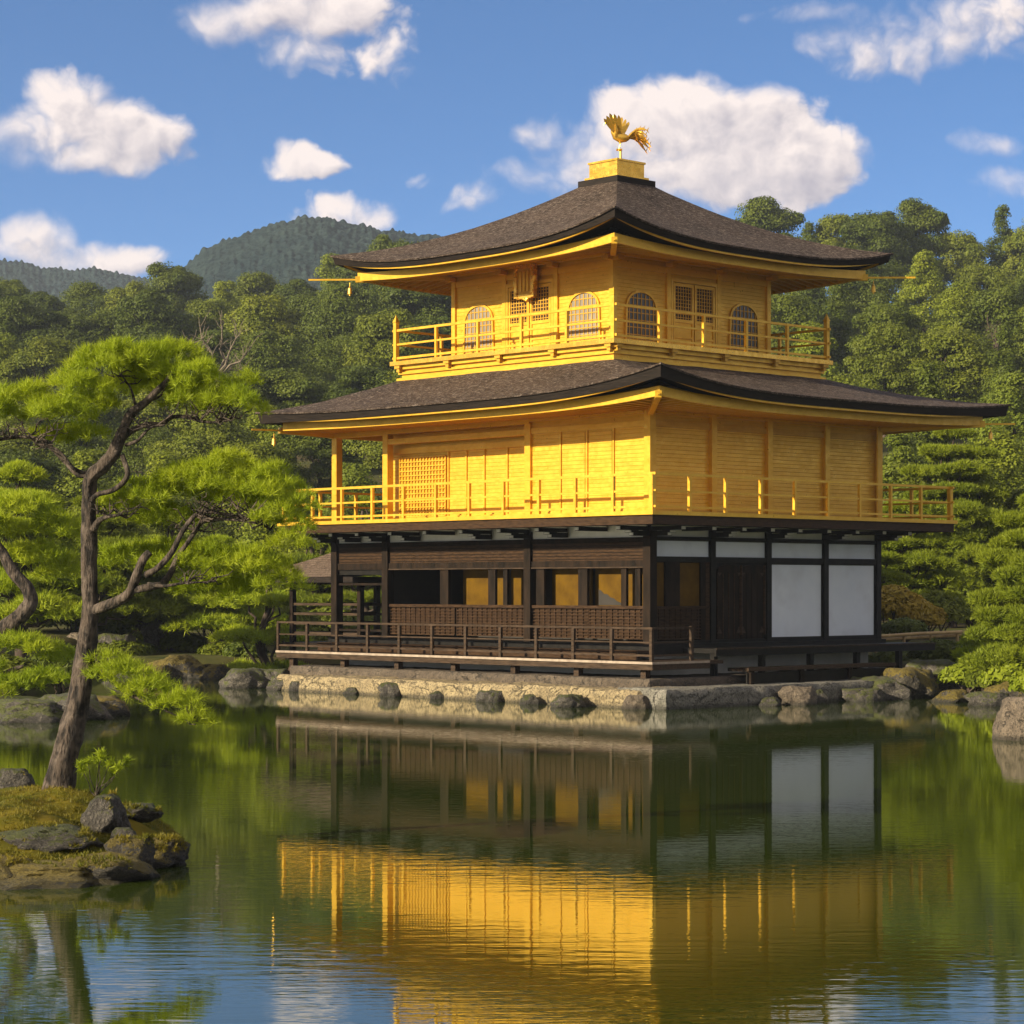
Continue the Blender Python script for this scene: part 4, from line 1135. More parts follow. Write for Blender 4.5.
Q('soffit', MB().box(-ex+.10, ex-.10, -ey+.10, ey-.10, 2.90, 2.93), WD, ro_)
Q('ridge', MB().box(-.62, .62, -.09, .09, 3.86, 3.98), WD, ro_)
# ================================================================== TREES
def leaves(rng, cen, rad, n, size, up=.35, shell=(.72, 1.08), low=-.45, asp=.6):
    """diamond leaf clumps near the surface of ellipsoid blobs; cen (k,3), rad (k,3), n per blob"""
    cen = np.asarray(cen, float); rad = np.asarray(rad, float); K = len(cen)
    idx = np.repeat(np.arange(K), n); N = len(idx)
    d = rng.normal(size=(N, 3)); d /= np.linalg.norm(d, axis=1)[:, None]
    flip = (d[:, 2] < low); d[flip, 2] *= -1
    r = rng.uniform(shell[0], shell[1], N)
    p = cen[idx]+d*rad[idx]*r[:, None]
    nrm = d+rng.normal(size=(N, 3))*.45+np.array([0, 0, up]); nrm /= np.linalg.norm(nrm, axis=1)[:, None]
    a = np.cross(nrm, rng.normal(size=(N, 3))); a /= np.linalg.norm(a, axis=1)[:, None]+1e-9
    b = np.cross(nrm, a)
    s = size*rng.uniform(.5, 1.5, N)[:, None]
    V = np.stack([p-a*s*.5, p+b*s*.5*asp, p+a*s*.5, p-b*s*.5*asp], 1).reshape(-1, 3)
    Fq = np.arange(N*4).reshape(-1, 4)
    return V, Fq
def limb(mb, p0, p1, r0, r1, rng, wob=.08, n=6, sides=6):
    p0, p1 = Vector(p0), Vector(p1); L = (p1-p0).length; pts = []; rr = []
    for i in range(n+1):
        t_ = i/n; p = p0.lerp(p1, t_)
        if 0 < i < n: p = p+Vector(rng.normal(size=3))*wob*L*.5
        pts.append(p); rr.append(r0+(r1-r0)*t_)
    mb.tube(pts, rr, sides)
    return pts
def broadleaf(seed, H=10, Wd=7, leaf='leaf_dark', nb=34, n=330, size=.36, style='round'):
    rng = np.random.RandomState(seed)
    root = empty('broadleaf_tree' if style == 'round' else 'conifer_tree')
    cen = []; rad = []
    if style == 'round':
        for i in range(nb):
            a = rng.uniform(0, 2*math.pi); zf = rng.uniform(0, 1)**.8
            prof = math.sin(math.pi*min(.98, (.22+.70*zf)))**.7
            rr = Wd/2*prof*rng.uniform(.45, 1.0)**.6
            cen.append((math.cos(a)*rr*.82, math.sin(a)*rr*.82, H*(.22+.70*zf)))
            q_ = rng.uniform(.75, 1.35)*Wd/7
            rad.append((q_*1.15, q_*1.15, q_*.85))
        base_ = list(zip(cen, rad))
        for k in range(nb//2):
            c_, r_ = base_[rng.randint(len(base_))]; d_ = rng.normal(size=3); d_[2] = abs(d_[2]); d_ /= np.linalg.norm(d_)
            cen.append(tuple(np.array(c_)+d_*np.array(r_)*.95)); q_ = r_[0]*rng.uniform(.35,.6); rad.append((q_,q_,q_*.8))
        for k in range(4):
            cen.append((rng.uniform(-.8,.8), rng.uniform(-.8,.8), H*rng.uniform(.84,.95))); q_ = rng.uniform(.6,1.0); rad.append((q_,q_,q_))
    elif style == 'feather':     # tiers of flattened soft pads
        nt = 10
        for t_ in range(nt):
            zf = t_/(nt-1); R_ = Wd/2*(1-.80*zf**1.25)*rng.uniform(.85, 1.1)
            m_ = max(2, int(7*(1-.7*zf)))
            for k in range(m_):
                a = 2*math.pi*(k+rng.uniform(0,.7))/m_; rr = R_*rng.uniform(.45, .85)
                cen.append((math.cos(a)*rr, math.sin(a)*rr, H*(.12+.84*zf)+rng.uniform(-.3,.3)-.12*rr))
                q_ = rng.uniform(.9, 1.5)*(1-.45*zf)*Wd/7
                rad.append((q_*1.3, q_*1.3, q_*(.50+.35*zf)+.12))
    else:                        # spire
        nt = 13
        for t_ in range(nt):
            zf = t_/(nt-1); R_ = Wd/2*(1-zf)**.8+.25
            m_ = max(1, int(6*(1-.8*zf)))
            for k in range(m_):
                a = 2*math.pi*(k+rng.uniform(0,.8))/m_; rr = R_*rng.uniform(.4, .8)
                cen.append((math.cos(a)*rr, math.sin(a)*rr, H*(.14+.85*zf)-.15*rr))
                q_ = rng.uniform(.6, 1.0)*(1-.6*zf)*Wd/5+.15
                rad.append((q_*1.2, q_*1.2, q_*.8+.35))
    V, Fq = leaves(rng, cen, rad, n, size, shell=(.5, 1.28))
    cr = meshobj('crown', V, Fq, M[leaf], root)
    mb = MB(); limb(mb, (0,0,-1.2), (rng.uniform(-.3,.3), rng.uniform(-.3,.3), H*.75), .26, .08, rng, .03)
    for k in range(5):
        c = cen[rng.randint(len(cen))]; limb(mb, (0,0,H*rng.uniform(.25,.5)), c, .11, .03, rng, .08, 4, 5)
    mb.build('trunk', M['bark_far'], root, True)
    return root
PROTO = {
 'dark': [broadleaf(11+i, 10, 7+.8*i, 'leaf_dark', 34, 1050, .21) for i in range(4)],
 'olive': [broadleaf(31+i, 9.5, 7.5, 'leaf_olive', 32, 1050, .21) for i in range(3)],
 'feather': [broadleaf(51+i, 11, 8, 'leaf_conifer', 0, 820, .23, 'feather') for i in range(4)],
 'spire': [broadleaf(71+i, 12, 5.5, 'leaf_dark', 0, 520, .24, 'spire') for i in range(2)],
}
USED = set()
DESC = {'dark': ('dark rounded broadleaf tree', 'broadleaf_tree'), 'olive': ('lighter olive broadleaf tree', 'broadleaf_tree'),
        'feather': ('layered pale conifer', 'conifer_tree'), 'spire': ('narrow dark pointed conifer', 'conifer_tree')}
COUNT = {}
def put_tree(kind, px, Y, topz, rng, where, scale=None, group=None):
    X = (px-512)/F*Y
    g = float(ground_h(np.array([X]), np.array([Y]))[0])
    k = rng.randint(len(PROTO[kind])); pr = PROTO[kind][k]
    H0 = {'dark': 10, 'olive': 9.5, 'feather': 11, 'spire': 12}[kind]
    h = max(3.2, topz-g)
    g2 = g
    if h > 15: g2 = g+0*(h-15)
    if (kind, k) in USED: o = copy_tree(pr)
    else: o = pr; USED.add((kind, k))
    s = h/H0; wsc = min(s, scale or 9)
    sx = (.55*s+.45*1.0) if s > 1 else s**.8
    o.location = (X, Y, g2-.1); o.scale = (sx*rng.uniform(.88,1.12), sx*rng.uniform(.88,1.12), s); o.rotation_euler = (0, 0, rng.uniform(0, 6.28))
    o.name = DESC[kind][1]
    key = (kind, where); COUNT.setdefault(key, []).append((px, o))
    return o
frng = np.random.RandomState(5)
ROWS = [ # depth, list of (px, top y) control points, spacing px, name of zone
 (268, [(-60,285),(0,283),(60,290),(105,284),(150,276),(190,262),(215,284),(240,290),(270,272),(300,280),(330,266),(360,256),(400,244),(425,232),(600,225),(700,222),(765,212),(800,232),(850,217),(885,226),(915,208),(945,228),(975,222),(1000,210),(1100,205)], 42, 'on the skyline'),
 (222, [(-60,312),(0,305),(60,318),(150,300),(240,306),(300,300),(400,280),(700,250),(800,255),(850,262),(900,240),(960,262),(1100,240)], 50, 'just below the skyline'),
 (186, [(-60,345),(0,335),(100,350),(200,325),(300,345),(400,320),(700,300),(830,290),(900,300),(1100,280)], 56, 'on the upper slope'),
 (156, [(-60,385),(100,380),(200,372),(300,376),(400,362),(800,335),(900,330),(1100,325)], 66, 'on the middle slope'),
 (130, [(-60,425),(100,420),(300,405),(400,420),(800,385),(900,372),(1100,375)], 76, 'on the lower slope'),
 (108, [(-60,455),(100,460),(300,445),(400,470),(800,440),(900,425),(1100,430)], 84, 'low on the slope'),
 (92, [(-60,500),(100,510),(300,500),(400,520),(800,480),(900,470),(1100,480)], 88, 'behind the garden'),
]
HID = []
for ri, (Y, cps, sp_, zone) in enumerate(ROWS):
    px = -70+frng.uniform(0, 20)
    while px < 1100:
        py = np.interp(px, [c[0] for c in cps], [c[1] for c in cps])+frng.uniform(-9, 9)
        hid = (430 < px < 700 and ri < 5) or (410 < px < 860 and ri >= 5) or (700 <= px < 735 and 1 <= ri < 5)
        if not hid:
            right = px > 560
            if right: kind = frng.choice(['feather','feather','feather','olive','dark','spire'] if ri else ['dark','dark','spire','olive'])
            else: kind = frng.choice(['dark','dark','dark','olive','olive','feather'] if ri < 4 else ['dark','olive','feather'])
            Yj = Y+frng.uniform(-7, 7)
            topz = CAMZ+(HY-py)/F*Yj
            side = 'right of' if right else 'left of'
            put_tree(kind, px, Yj, topz, frng, f'{zone} {side} the pavilion')
        elif px < 862:
            Yj = Y+6; HID.append((px, Yj, CAMZ+(HY-py-(8 if ri else 34))/F*Yj))
        px += sp_*frng.uniform(.72, 1.2)
for (kind, where), lst in COUNT.items():
    lst.sort(key=lambda a: a[0])
    for i, (px, o) in enumerate(lst):
        o['category'] = 'tree'
        tail = '' if len(lst) == 1 else (f', {ORD[i]} from the left')
        o['label'] = f'{DESC[kind][0]} {where}{tail}'.replace('yellow-green', 'pale')
        o['group'] = 'trees on the wooded hillside'
# the wood directly behind the pavilion reads as one mass
cv = []; cf = []; off = 0
for k, (px, Y, tz) in enumerate(HID):
    pr = [x for x in (PROTO['dark']+PROTO['olive'])][k % 2]
    X = (px-512)/F*Y; g = float(ground_h(np.array([X]), np.array([Y]))[0]); s = max(3.2, tz-g)/10
    me = [c_ for c_ in pr.children if c_.name.startswith('crown')][0].data
    co = np.empty(len(me.vertices)*3, np.float32); me.vertices.foreach_get('co', co); co = co.reshape(-1, 4, 3)[k % 3::3]
    ctr = co.mean(1, keepdims=True); co = ctr+(co-ctr)*1.6
    co = co.reshape(-1, 3)*np.array([.5*s+.5, .5*s+.5, s])+np.array([X, Y, g-.1])
    cv.append(co); cf.append(np.arange(len(co)).reshape(-1, 4)+off); off += len(co)
if cv: tag(meshobj('woodland', np.concatenate(cv), np.concatenate(cf), M['leaf_dark']), 'dense green woodland on the slope directly behind the golden pavilion', 'woodland', kind='stuff')

for kd, lst in PROTO.items():
    for k, pr in enumerate(lst):
        if (kd, k) not in USED:
            for ch in list(pr.children): bpy.data.objects.remove(ch)
            bpy.data.objects.remove(pr)

# bare tree on the hillside
rng = np.random.RandomState(3)
bt_ = empty('bare_tree'); Yb = 150; b0 = PX(228, 392, Yb)
g = float(ground_h(np.array([b0.x]), np.array([Yb]))[0]); bt_.location = (b0.x, Yb-6, g)
mb = MB(); top = b0.z-g
lead = limb(mb, (0,0,-.5), (.1,0,top+.8), .24, .16, rng, .02)
tw = MB()
for a, L in ((-.75,2.4),(-.35,3.0),(.1,3.2),(.5,2.8),(.95,2.4),(-1.15,1.6),(1.3,1.5)):
    s = Vector((.1,0,top+.6)); e = s+Vector((math.sin(a)*L, rng.uniform(-.8,.8), math.cos(a)*L)); pts = limb(tw, s, e, .10, .03, rng, .10, 5, 5)
    for p in pts[2:]:
        for _ in range(3):
            e2 = Vector(p)+Vector((rng.uniform(-.9,.9), rng.uniform(-.6,.6), rng.uniform(.2,1.2))); limb(tw, p, e2, .03, .012, rng, .1, 3, 4)
mb.build('trunk', M['bark_pale'], bt_); tw.build('branch', M['bark_pale'], bt_)
tag(bt_, 'bare leafless tree with spreading pale twigs among the green hillside trees', 'tree')

# ------------------------------------------------------------------ pines with needle pads
def needles(rng, tips, dirs, nn, L, w, spread=.75):
    """tips (N,3), each a tuft of nn thin needles"""
    N = len(tips); idx = np.repeat(np.arange(N), nn)
    d = dirs[idx]+rng.normal(size=(N*nn, 3))*spread; d /= np.linalg.norm(d, axis=1)[:, None]
    p = tips[idx]+rng.normal(size=(N*nn, 3))*L*.12
    s = np.cross(d, rng.normal(size=(N*nn, 3))); s /= np.linalg.norm(s, axis=1)[:, None]
    l = (L*rng.uniform(.7, 1.15, N*nn))[:, None]
    V = np.stack([p-s*w, p+s*w, p+d*l], 1).reshape(-1, 3)
    return V, np.arange(N*nn*3).reshape(-1, 3)
def pad(rng, c, rx, ry, rz, mat, parent, dens=1.0, tuft=.095, nn=17, w=.0034, sub=14, name='foliage_pad'):
    """one cloud-like pine pad: sub-mounds each set with upright needle tufts"""
    c = np.array(c, float); tips = []; dirs = []
    sub = max(5, int(sub))
    for k in range(sub):
        a = 2.399*k+rng.uniform(-.3,.3); r = math.sqrt((k+.4)/sub)
        edge = r
        sc = np.array([math.cos(a)*rx*r*.84, math.sin(a)*ry*r*.84, rz*(.62*(1-r*r)-.35*rng.uniform(0,1)*edge)])
        q_ = (rx*ry/sub)**.5*rng.uniform(.95, 1.35)
        qz = min(q_*.62, rz*.7)
        area = 2*math.pi*q_*q_*.8
        n = int(area/(.0021*(tuft/.1)**2)*.50*dens)
        d = rng.normal(size=(n, 3)); d /= np.linalg.norm(d, axis=1)[:, None]
        lo = d[:, 2] < -.25; d[lo, 2] *= -1
        rr = rng.uniform(.35, 1.12, n)**.7
        p = c+sc+d*np.array([q_, q_, qz])*rr[:, None]
        tips.append(p); dd = d*np.array([.9,.9,.6])+np.array([0,0,.75]); dirs.append(dd/np.linalg.norm(dd, axis=1)[:, None])
    V, Fq = needles(rng, np.concatenate(tips), np.concatenate(dirs), nn, tuft, w)
    return meshobj(name, V, Fq, mat, parent)
def bumpy_trunk(name, pts, rads, mat, parent, sides=22, sub=7, amp=.10, flare=None):
    """smooth swept trunk with ridged bark relief"""
    P_ = [Vector(p) for p in pts]; n = len(P_); out = []; R = []
    for i in range(n-1):
        p0, p1, p2, p3 = P_[max(i-1,0)], P_[i], P_[i+1], P_[min(i+2,n-1)]
        for k in range(sub):
            t_ = k/sub
            out.append(.5*((2*p1)+(p2-p0)*t_+(2*p0-5*p1+4*p2-p3)*t_*t_+(3*p1-p0-3*p2+p3)*t_**3)); R.append(rads[i]+(rads[i+1]-rads[i])*t_)
    out.append(P_[-1]); R.append(rads[-1])
    mb = MB(); mb.tube(out, R, sides)
    vv = []
    m_ = len(out)
    for i in range(m_):
        for k in range(sides):
            p = Vector(mb.v[i*sides+k]); c = out[i]; d = p-c
            nz = noise.fractal(Vector((math.cos(2*math.pi*k/sides)*2.2, math.sin(2*math.pi*k/sides)*2.2, i*R[i]*.0+c.z*2.4)), .8, 2, 4)
            rd = noise.noise(Vector((p.x*16, p.y*16, p.z*5)))
            f = 1+amp*1.6*nz+amp*rd
            if flare and i < flare[0]:
                q_ = 1-i/flare[0]; f += flare[1]*q_*q_*(.6+.8*abs(math.sin(k/sides*math.pi*5+1)))
            vv.append(c+d*f)
    mb.v = [tuple(v_) for v_ in vv]
    return mb.build(name, mat, parent, True)
def pxp(l, Y0): return [PX(a, b, Y0+c) for a, b, c in l]

# foreground pine on the islet --------------------------------------------------
FP = empty('garden_pine'); YF = 23.8; base = PX(56, 806, YF)
tag(FP, 'large leaning pine with twisted brown trunk rooted on the mossy islet', 'pine tree')
FP.location = (0, 0, 0)
rng = np.random.RandomState(21)
NM = M['needle']
tk = [(52,822,0),(57,800,0),(64,760,0),(76,712,.05),(84,664,.1),(90,619,.1),(90,590,.12),(89,542,.1),(89,500,.05),(91,478,0),(103,466,-.03),(114,452,-.05),(124,428,-.1),(132,413,-.1),(146,402,-.1),(158,390,-.1),(166,382,-.1),(172,372,-.1)]
tr_ = [.19,.165,.140,.118,.100,.089,.082,.078,.072,.070,.068,.062,.052,.046,.040,.034,.026,.018]
bumpy_trunk('trunk', pxp(tk, YF), tr_, M['bark'], FP, 24, 8, .11, (9, .45))
def br(l, r0, r1, sides=9, twigs=0, tl_=.35):
    n = len(l); r = [r0+(r1-r0)*i/(n-1) for i in range(n)]
    P3 = pxp(l, YF)
    o = bumpy_trunk('branch', P3, r, M['bark'], FP, sides, 5, .10)
    if twigs:
        mb = MB()
        for k in range(twigs):
            i = rng.randint(max(1, n//2), n); p = P3[i]
            for _ in range(2):
                e = p+Vector((rng.uniform(-1,1)*tl_, rng.uniform(-1,1)*tl_, rng.uniform(-.1,.8)*tl_)); pt = limb(mb, p, e, .011, .004, rng, .16, 4, 5)
                e3 = Vector(pt[2])+Vector((rng.uniform(-1,1), rng.uniform(-1,1), rng.uniform(0,1)))*tl_*.5; limb(mb, pt[2], e3, .006, .003, rng, .15, 3, 4)
        mb.build('twig', M['bark'], o)
    return o
br([(92,612,.1),(105,606,.0),(120,600,-.1),(130,592,-.15),(137,575,-.2),(143,560,-.2),(150,552,-.2)], .062, .035)
br([(133,590,-.15),(150,587,-.2),(163,583,-.1),(172,570,0),(178,555,.1),(186,545,.1),(196,530,.1),(205,520,.05),(225,519,-.1),(245,521,-.15),(262,524,-.2)], .040, .012, 8, 14, .30)
br([(146,575,-.2),(158,568,-.25),(172,552,-.2),(180,536,-.2),(190,521,-.2),(198,514,-.2),(212,512,-.2),(232,516,-.1),(252,518,0),(270,530,.1)], .036, .010, 8, 14, .28)
br([(148,584,-.2),(165,586,-.3),(185,583,-.3),(210,582,-.3)], .022, .008, 7, 5, .25)
br([(93,530,.05),(99,521,0),(107,517,-.1),(120,515,-.1)], .042, .012, 8, 5)
br([(119,441,-.1),(133,430,0),(148,424,.1),(162,424,.15),(172,417,.1),(188,417,0),(200,421,-.1),(218,422,-.1),(235,417,-.1)], .034, .009, 8, 12, .28)
br([(122,455,-.05),(127,470,-.1),(125,480,-.1),(113,490,-.1),(98,494,-.05),(91,500,0)], .026, .026, 8)
br([(126,445,-.1),(138,440,-.2),(150,428,-.2),(165,425,-.2)], .020, .010, 7, 3)
br([(88,474,0),(78,474,.0),(66,462,.1),(54,450,.1),(42,441,.1),(28,437,.1),(10,438,.05),(-10,442,0)], .036, .012, 8, 10, .25)
br([(84,474,0),(72,467,-.1),(60,452,-.15),(48,446,-.15),(36,443,-.15)], .024, .010, 8, 4)
br([(136,408,-.1),(132,392,-.05),(128,384,0),(122,376,.05)], .014, .006, 7, 4, .18)
br([(150,400,-.1),(160,396,.1),(168,385,.2),(185,380,.25)], .016, .006, 7, 5, .22)
br([(94,655,.1),(110,680,-.1),(135,697,-.3),(160,708,-.45),(190,722,-.6)], .024, .006, 7, 8, .22)
s_ = YF/F
def fpad(px, py, rx, ry, dy=0, depth=.85, sub=14, dens=1.0, **k):
    Y = YF+dy; c = PX(px, py, Y); c.z -= 0
    pad(rng, c, rx*s_*1.06, rx*s_*depth, ry*s_*1.18, NM, FP, dens*.92, sub=sub, **k)
# crown pads (photo bearings, each at its own depth round the trunk)
fpad(118,372,60,30,.0,.9,18); fpad(165,368,52,30,.3,.9,16); fpad(198,383,30,22,-.2,.9,9); fpad(80,392,28,20,-.3,.9,8)
fpad(150,392,60,16,.5,.8,12)
fpad(28,410,44,30,.1,.9,14); fpad(62,418,34,22,-.3,.9,9); fpad(-25,412,44,30,.3,.9,10); fpad(98,410,26,16,.4,.9,7)
fpad(196,404,42,22,.1,.9,12); fpad(232,407,38,22,-.2,.9,11); fpad(246,385,16,13,.2,.9,5)
fpad(190,488,42,28,.3,.9,13); fpad(225,482,52,32,.1,.9,16); fpad(268,492,42,30,-.1,.9,13); fpad(280,522,30,24,-.2,.9,9); fpad(245,505,50,18,.5,.9,12)
fpad(150,498,36,24,.3,.9,11); fpad(118,508,26,16,.4,.9,8); fpad(165,520,40,16,.5,.9,9)
fpad(130,563,38,20,.5,.9,11); fpad(165,556,30,16,.6,.8,8)
fpad(205,566,48,24,.3,.9,14); fpad(250,572,44,26,.1,.9,13); fpad(280,585,28,22,.0,.9,9); fpad(215,592,48,18,.5,.8,11)
fpad(70,440,40,12,.6,.8,8)
fpad(300,512,22,24,-.3,.9,7); fpad(292,545,20,18,-.3,.9,6)
# low right-hand sprays
fpad(120,676,34,12,-.1,.9,8,.8); fpad(150,692,34,12,-.3,.9,8,.8); fpad(180,706,30,12,-.5,.9,8,.8); fpad(198,722,20,9,-.6,.9,6,.8); fpad(108,662,18,10,0,.9,6,.8)

# second foreground pine, rooted off the left edge ---------------------------------
LP = empty('garden_pine'); tag(LP, 'pine at the left edge with a bent dark limb and low bright pads', 'pine tree')
YS = YF; YF2 = 33.0; s2 = YF2/F
gx = PX(-75, 0, YF2).x
lp = [PX(-95,745,YF2), PX(-80,700,YF2), PX(-62,660,YF2), PX(-35,648,YF2), PX(-8,636,YF2), PX(14,622,YF2), PX(30,604,YF2), PX(27,588,YF2), PX(12,570,YF2), PX(2,552,YF2), PX(-10,535,YF2)]
bumpy_trunk('trunk', lp, [.26,.22,.18,.15,.13,.115,.105,.09,.08,.07,.05], M['bark'], LP, 16, 6, .10, (6, .4))
l2 = [PX(-40,690,YF2), PX(-18,683,YF2), PX(0,676,YF2), PX(15,669,YF2), PX(24,666,YF2)]
bumpy_trunk('branch', l2, [.07,.06,.05,.035,.02], M['bark'], LP, 10, 5, .10)
bumpy_trunk('branch', [PX(-62,660,YF2), PX(-50,675,YF2), PX(-40,690,YF2)], [.09,.08,.07], M['bark'], LP, 10, 5, .10)
def lpad(px, py, rx, ry, dy=0, sub=12, dens=.8):
    pad(rng, PX(px, py, YF2+dy), rx*s2, rx*s2*.8, ry*s2, NM, LP, dens, sub=sub, tuft=.12, nn=12, w=.006)
lpad(20,515,50,24,.3,14); lpad(55,535,40,22,.5,11); lpad(-20,530,50,26,0,12); lpad(30,560,46,18,.8,11); lpad(5,590,30,16,1.0,8); lpad(62,575,30,16,1.0,8)
lpad(25,650,42,16,-.2,12); lpad(5,690,40,16,-.3,11); lpad(48,683,34,15,-.1,10); lpad(60,660,24,12,.2,7); lpad(-30,670,40,20,0,10)
fixl = None

# mid distance garden pines on the left bank --------------------------------------
def shore_pine(px, foot, top, width, label, Y, seed, mat='needle_dark', lean=0, trunk_r=.16, tiers=5, group='pines along the pond bank', name='garden_pine', fromfrac=.35, tuft=.22, dens=.9):
    rng = np.random.RandomState(seed)
    R_ = empty(name); s = Y/F
    X = (px-512)*s; g = float(ground_h(np.array([X]), np.array([Y]))[0])
    R_.location = (X, Y, g)
    H = CAMZ+(HY-top)*s-g; w = width*s/2
    pts = [Vector((0,0,-.3))]
    for k in range(1, 7):
        t_ = k/6; pts.append(Vector((lean*t_*H*.3+.07*H*math.sin(k*1.9+seed)*.5, .05*H*math.cos(k*1.3+seed)*.5, H*.92*t_)))
    bumpy_trunk('trunk', pts, [trunk_r*(1-.8*k/6)+.02 for k in range(7)], M['bark_far'], R_, 9, 3, .12)
    V = []; Fq = []; off = 0
    bm_ = MB()
    cs = []; rd = []
    for k in range(tiers):
        zf = fromfrac+(1-fromfrac)*k/(tiers-1) if tiers > 1 else .9
        m_ = 1 if k == tiers-1 else 3
        R0 = w*(1-.55*(k/(tiers-1))**1.4)
        for j in range(m_):
            a = seed+k*1.1+j*2.09+rng.uniform(-.3,.3); rr = 0 if m_ == 1 else R0*rng.uniform(.40,.62)
            c = Vector((math.cos(a)*rr, math.sin(a)*rr, H*zf-.12*H/tiers))+Vector((lean*zf*H*.3, 0, 0))
            q_ = R0*rng.uniform(.48,.66)
            i_ = min(6, int(zf*.8*6)); limb(bm_, pts[i_], c-Vector((0,0,.1)), trunk_r*.35, .03, rng, .12, 5, 5)
            # sub mounds
            for u in range(7):
                b_ = 2.4*u; r2 = math.sqrt(u/7)*q_*.8
                cs.append((c.x+math.cos(b_)*r2, c.y+math.sin(b_)*r2, c.z+rng.uniform(-.12,.12)*q_-.25*(r2/q_)**2*q_)); z_ = q_*rng.uniform(.38,.52); rd.append((z_, z_, z_*.50))
    cs = np.array(cs); rd = np.array(rd)
    area = 2*math.pi*rd[:, 0]**2
    n = max(40, int(area.mean()/(tuft**2*.16)*dens))
    idx = np.repeat(np.arange(len(cs)), n); N = len(idx)
    d = rng.normal(size=(N, 3)); d /= np.linalg.norm(d, axis=1)[:, None]; lo = d[:, 2] < -.2; d[lo, 2] *= -1
    p = cs[idx]+d*rd[idx]*rng.uniform(.55, 1.05, N)[:, None]
    dd = d*np.array([.9,.9,.5])+np.array([0,0,.7]); dd /= np.linalg.norm(dd, axis=1)[:, None]
    V, Fq = needles(rng, p, dd, 7, tuft, tuft*.085, .7)
    bm_.build('branch', M['bark_far'], R_)
    meshobj('crown', V, Fq, M[mat], R_)
    tag(R_, label, 'pine tree', group)
    return R_
SPN = [
 (20,700,470,170,'bushy pine behind the bent limb at the left edge',64,1,'needle',0,6),
 (95,668,500,150,'green pine half hidden behind the foreground trunk',74,2,'needle_dark',0,6),
 (165,668,520,140,'low green pine between the foreground trunk and the shore rocks',76,3,'needle_dark',.1,5),
 (222,664,540,120,'pine with twin dark stems left of the fishing pavilion',75,4,'needle',-.1,5),
 (262,668,560,110,'pine on the bank beside the left end of the veranda',70,5,'needle',.1,4),
 (140,662,560,110,'small shaded pine low on the left bank',80,6,'needle_dark',0,5),
 (365,640,500,90,'pine seen through the open porch of the golden pavilion',84,7,'needle_dark',0,5),
 (315,640,520,90,'pine behind the small fishing pavilion roof',86,8,'needle_dark',0,5),
 (905,650,505,130,'layered garden pine with straight dark trunk behind the bamboo rail',80,9,'needle_dark',0,6),
 (955,650,430,150,'tall broad pine behind the right end of the balcony',92,10,'needle_dark',0,8),
 (870,640,540,90,'small pine just right of the white panels',76,11,'needle_dark',.1,5),
]
for (px,foot,top,w_,lb,Y,sd,mt,ln,ti) in SPN:
    shore_pine(px, foot, top, w_, lb, Y, sd, mt, ln, tiers=ti, fromfrac=.30, tuft=.20)
shore_pine(1046, 690, 500, 175, 'bright yellow-green pine with drooping pads at the right edge', 55.6, 12, 'needle_dark', 0, tiers=9, fromfrac=.14, tuft=.15, dens=1.1, trunk_r=.2)
shore_pine(1010, 690, 615, 110, 'low bright spreading pine beside the right bank', 62, 14, 'needle', 0, tiers=4, fromfrac=.25, tuft=.18)

# shrubs -------------------------------------------------------------------
def shrub(px, foot, top, width, label, Y, seed, mat, n=520, size=.13, group='shrubs along the pond bank', asp=.7):
    rng = np.random.RandomState(seed); s = Y/F; X = (px-512)*s
    g = float(ground_h(np.array([X]), np.array([Y]))[0])
    zf = CAMZ+(HY-foot)*s
    z0 = max(g, 0.05) if foot is None else max(zf, .02)
    H = CAMZ+(HY-top)*s-z0; w = width*s/2
    R_ = empty('shrub', (X, Y, z0))
    cs = []; rd = []
    for k in range(12):
        a = 2.4*k; r = math.sqrt(k/12)*w*.72
        q_ = w*rng.uniform(.32,.45)
        cs.append((math.cos(a)*r, math.sin(a)*r*.8, max(q_*.3, H*.95*(1-.55*(r/w)**2)-q_*.7))); rd.append((q_, q_, q_*.8))
    V, Fq = leaves(rng, cs, rd, n, size, .4, (.6, 1.1))
    meshobj('foliage', V, Fq, M[mat], R_)
    mb = MB()
    for k in range(6):
        c = cs[k*2]; limb(mb, (0,0,-.15), c, .035, .015, rng, .1, 4, 5)
    mb.build('stem', M['bark_far'], R_)
    tag(R_, label, 'shrub', group)
SH = [(895,650,583,75,'rust tinted shrub right of the white panels',73,1,'leaf_autumn'),
 (850+75,650,600,50,'small rust tinted shrub behind the bamboo rail',75,2,'leaf_autumn'),
 (968,704,662,60,'rounded green bush hanging over the right bank rocks',57.2,3,'needle_dark'),
 (1012,704,660,64,'bright green bush above the tan rock at the right edge',54.4,4,'needle_dark'),
 (940,662,640,70,'low dark bush under the bamboo rail',64,5,'leaf_dark'),
 (985,668,640,70,'clipped bush between the bamboo rail and the right pine',65,6,'leaf_olive'),
 (895,668,650,60,'dark ground bush at the right end of the side veranda',66,7,'leaf_dark'),
 (180,664,630,60,'low green bush behind the left shore rocks',76,8,'leaf_olive'),
 (120,668,640,70,'low bush beside the tan boulders on the left bank',73,9,'leaf_olive'),
 (245,668,640,50,'small bush at the foot of the bank pine near the veranda',72,10,'leaf_dark'),
 (300,655,622,70,'bush seen under the fishing pavilion',82,11,'leaf_olive'),
 (362,652,612,70,'bush seen through the open porch',80,12,'leaf_olive'),
 (60,690,650,90,'dark bush behind the low pads at the left edge',60,13,'leaf_dark'),
 (5,690,655,80,'bush at the far left behind the grey rock ledge',58,14,'leaf_olive')]
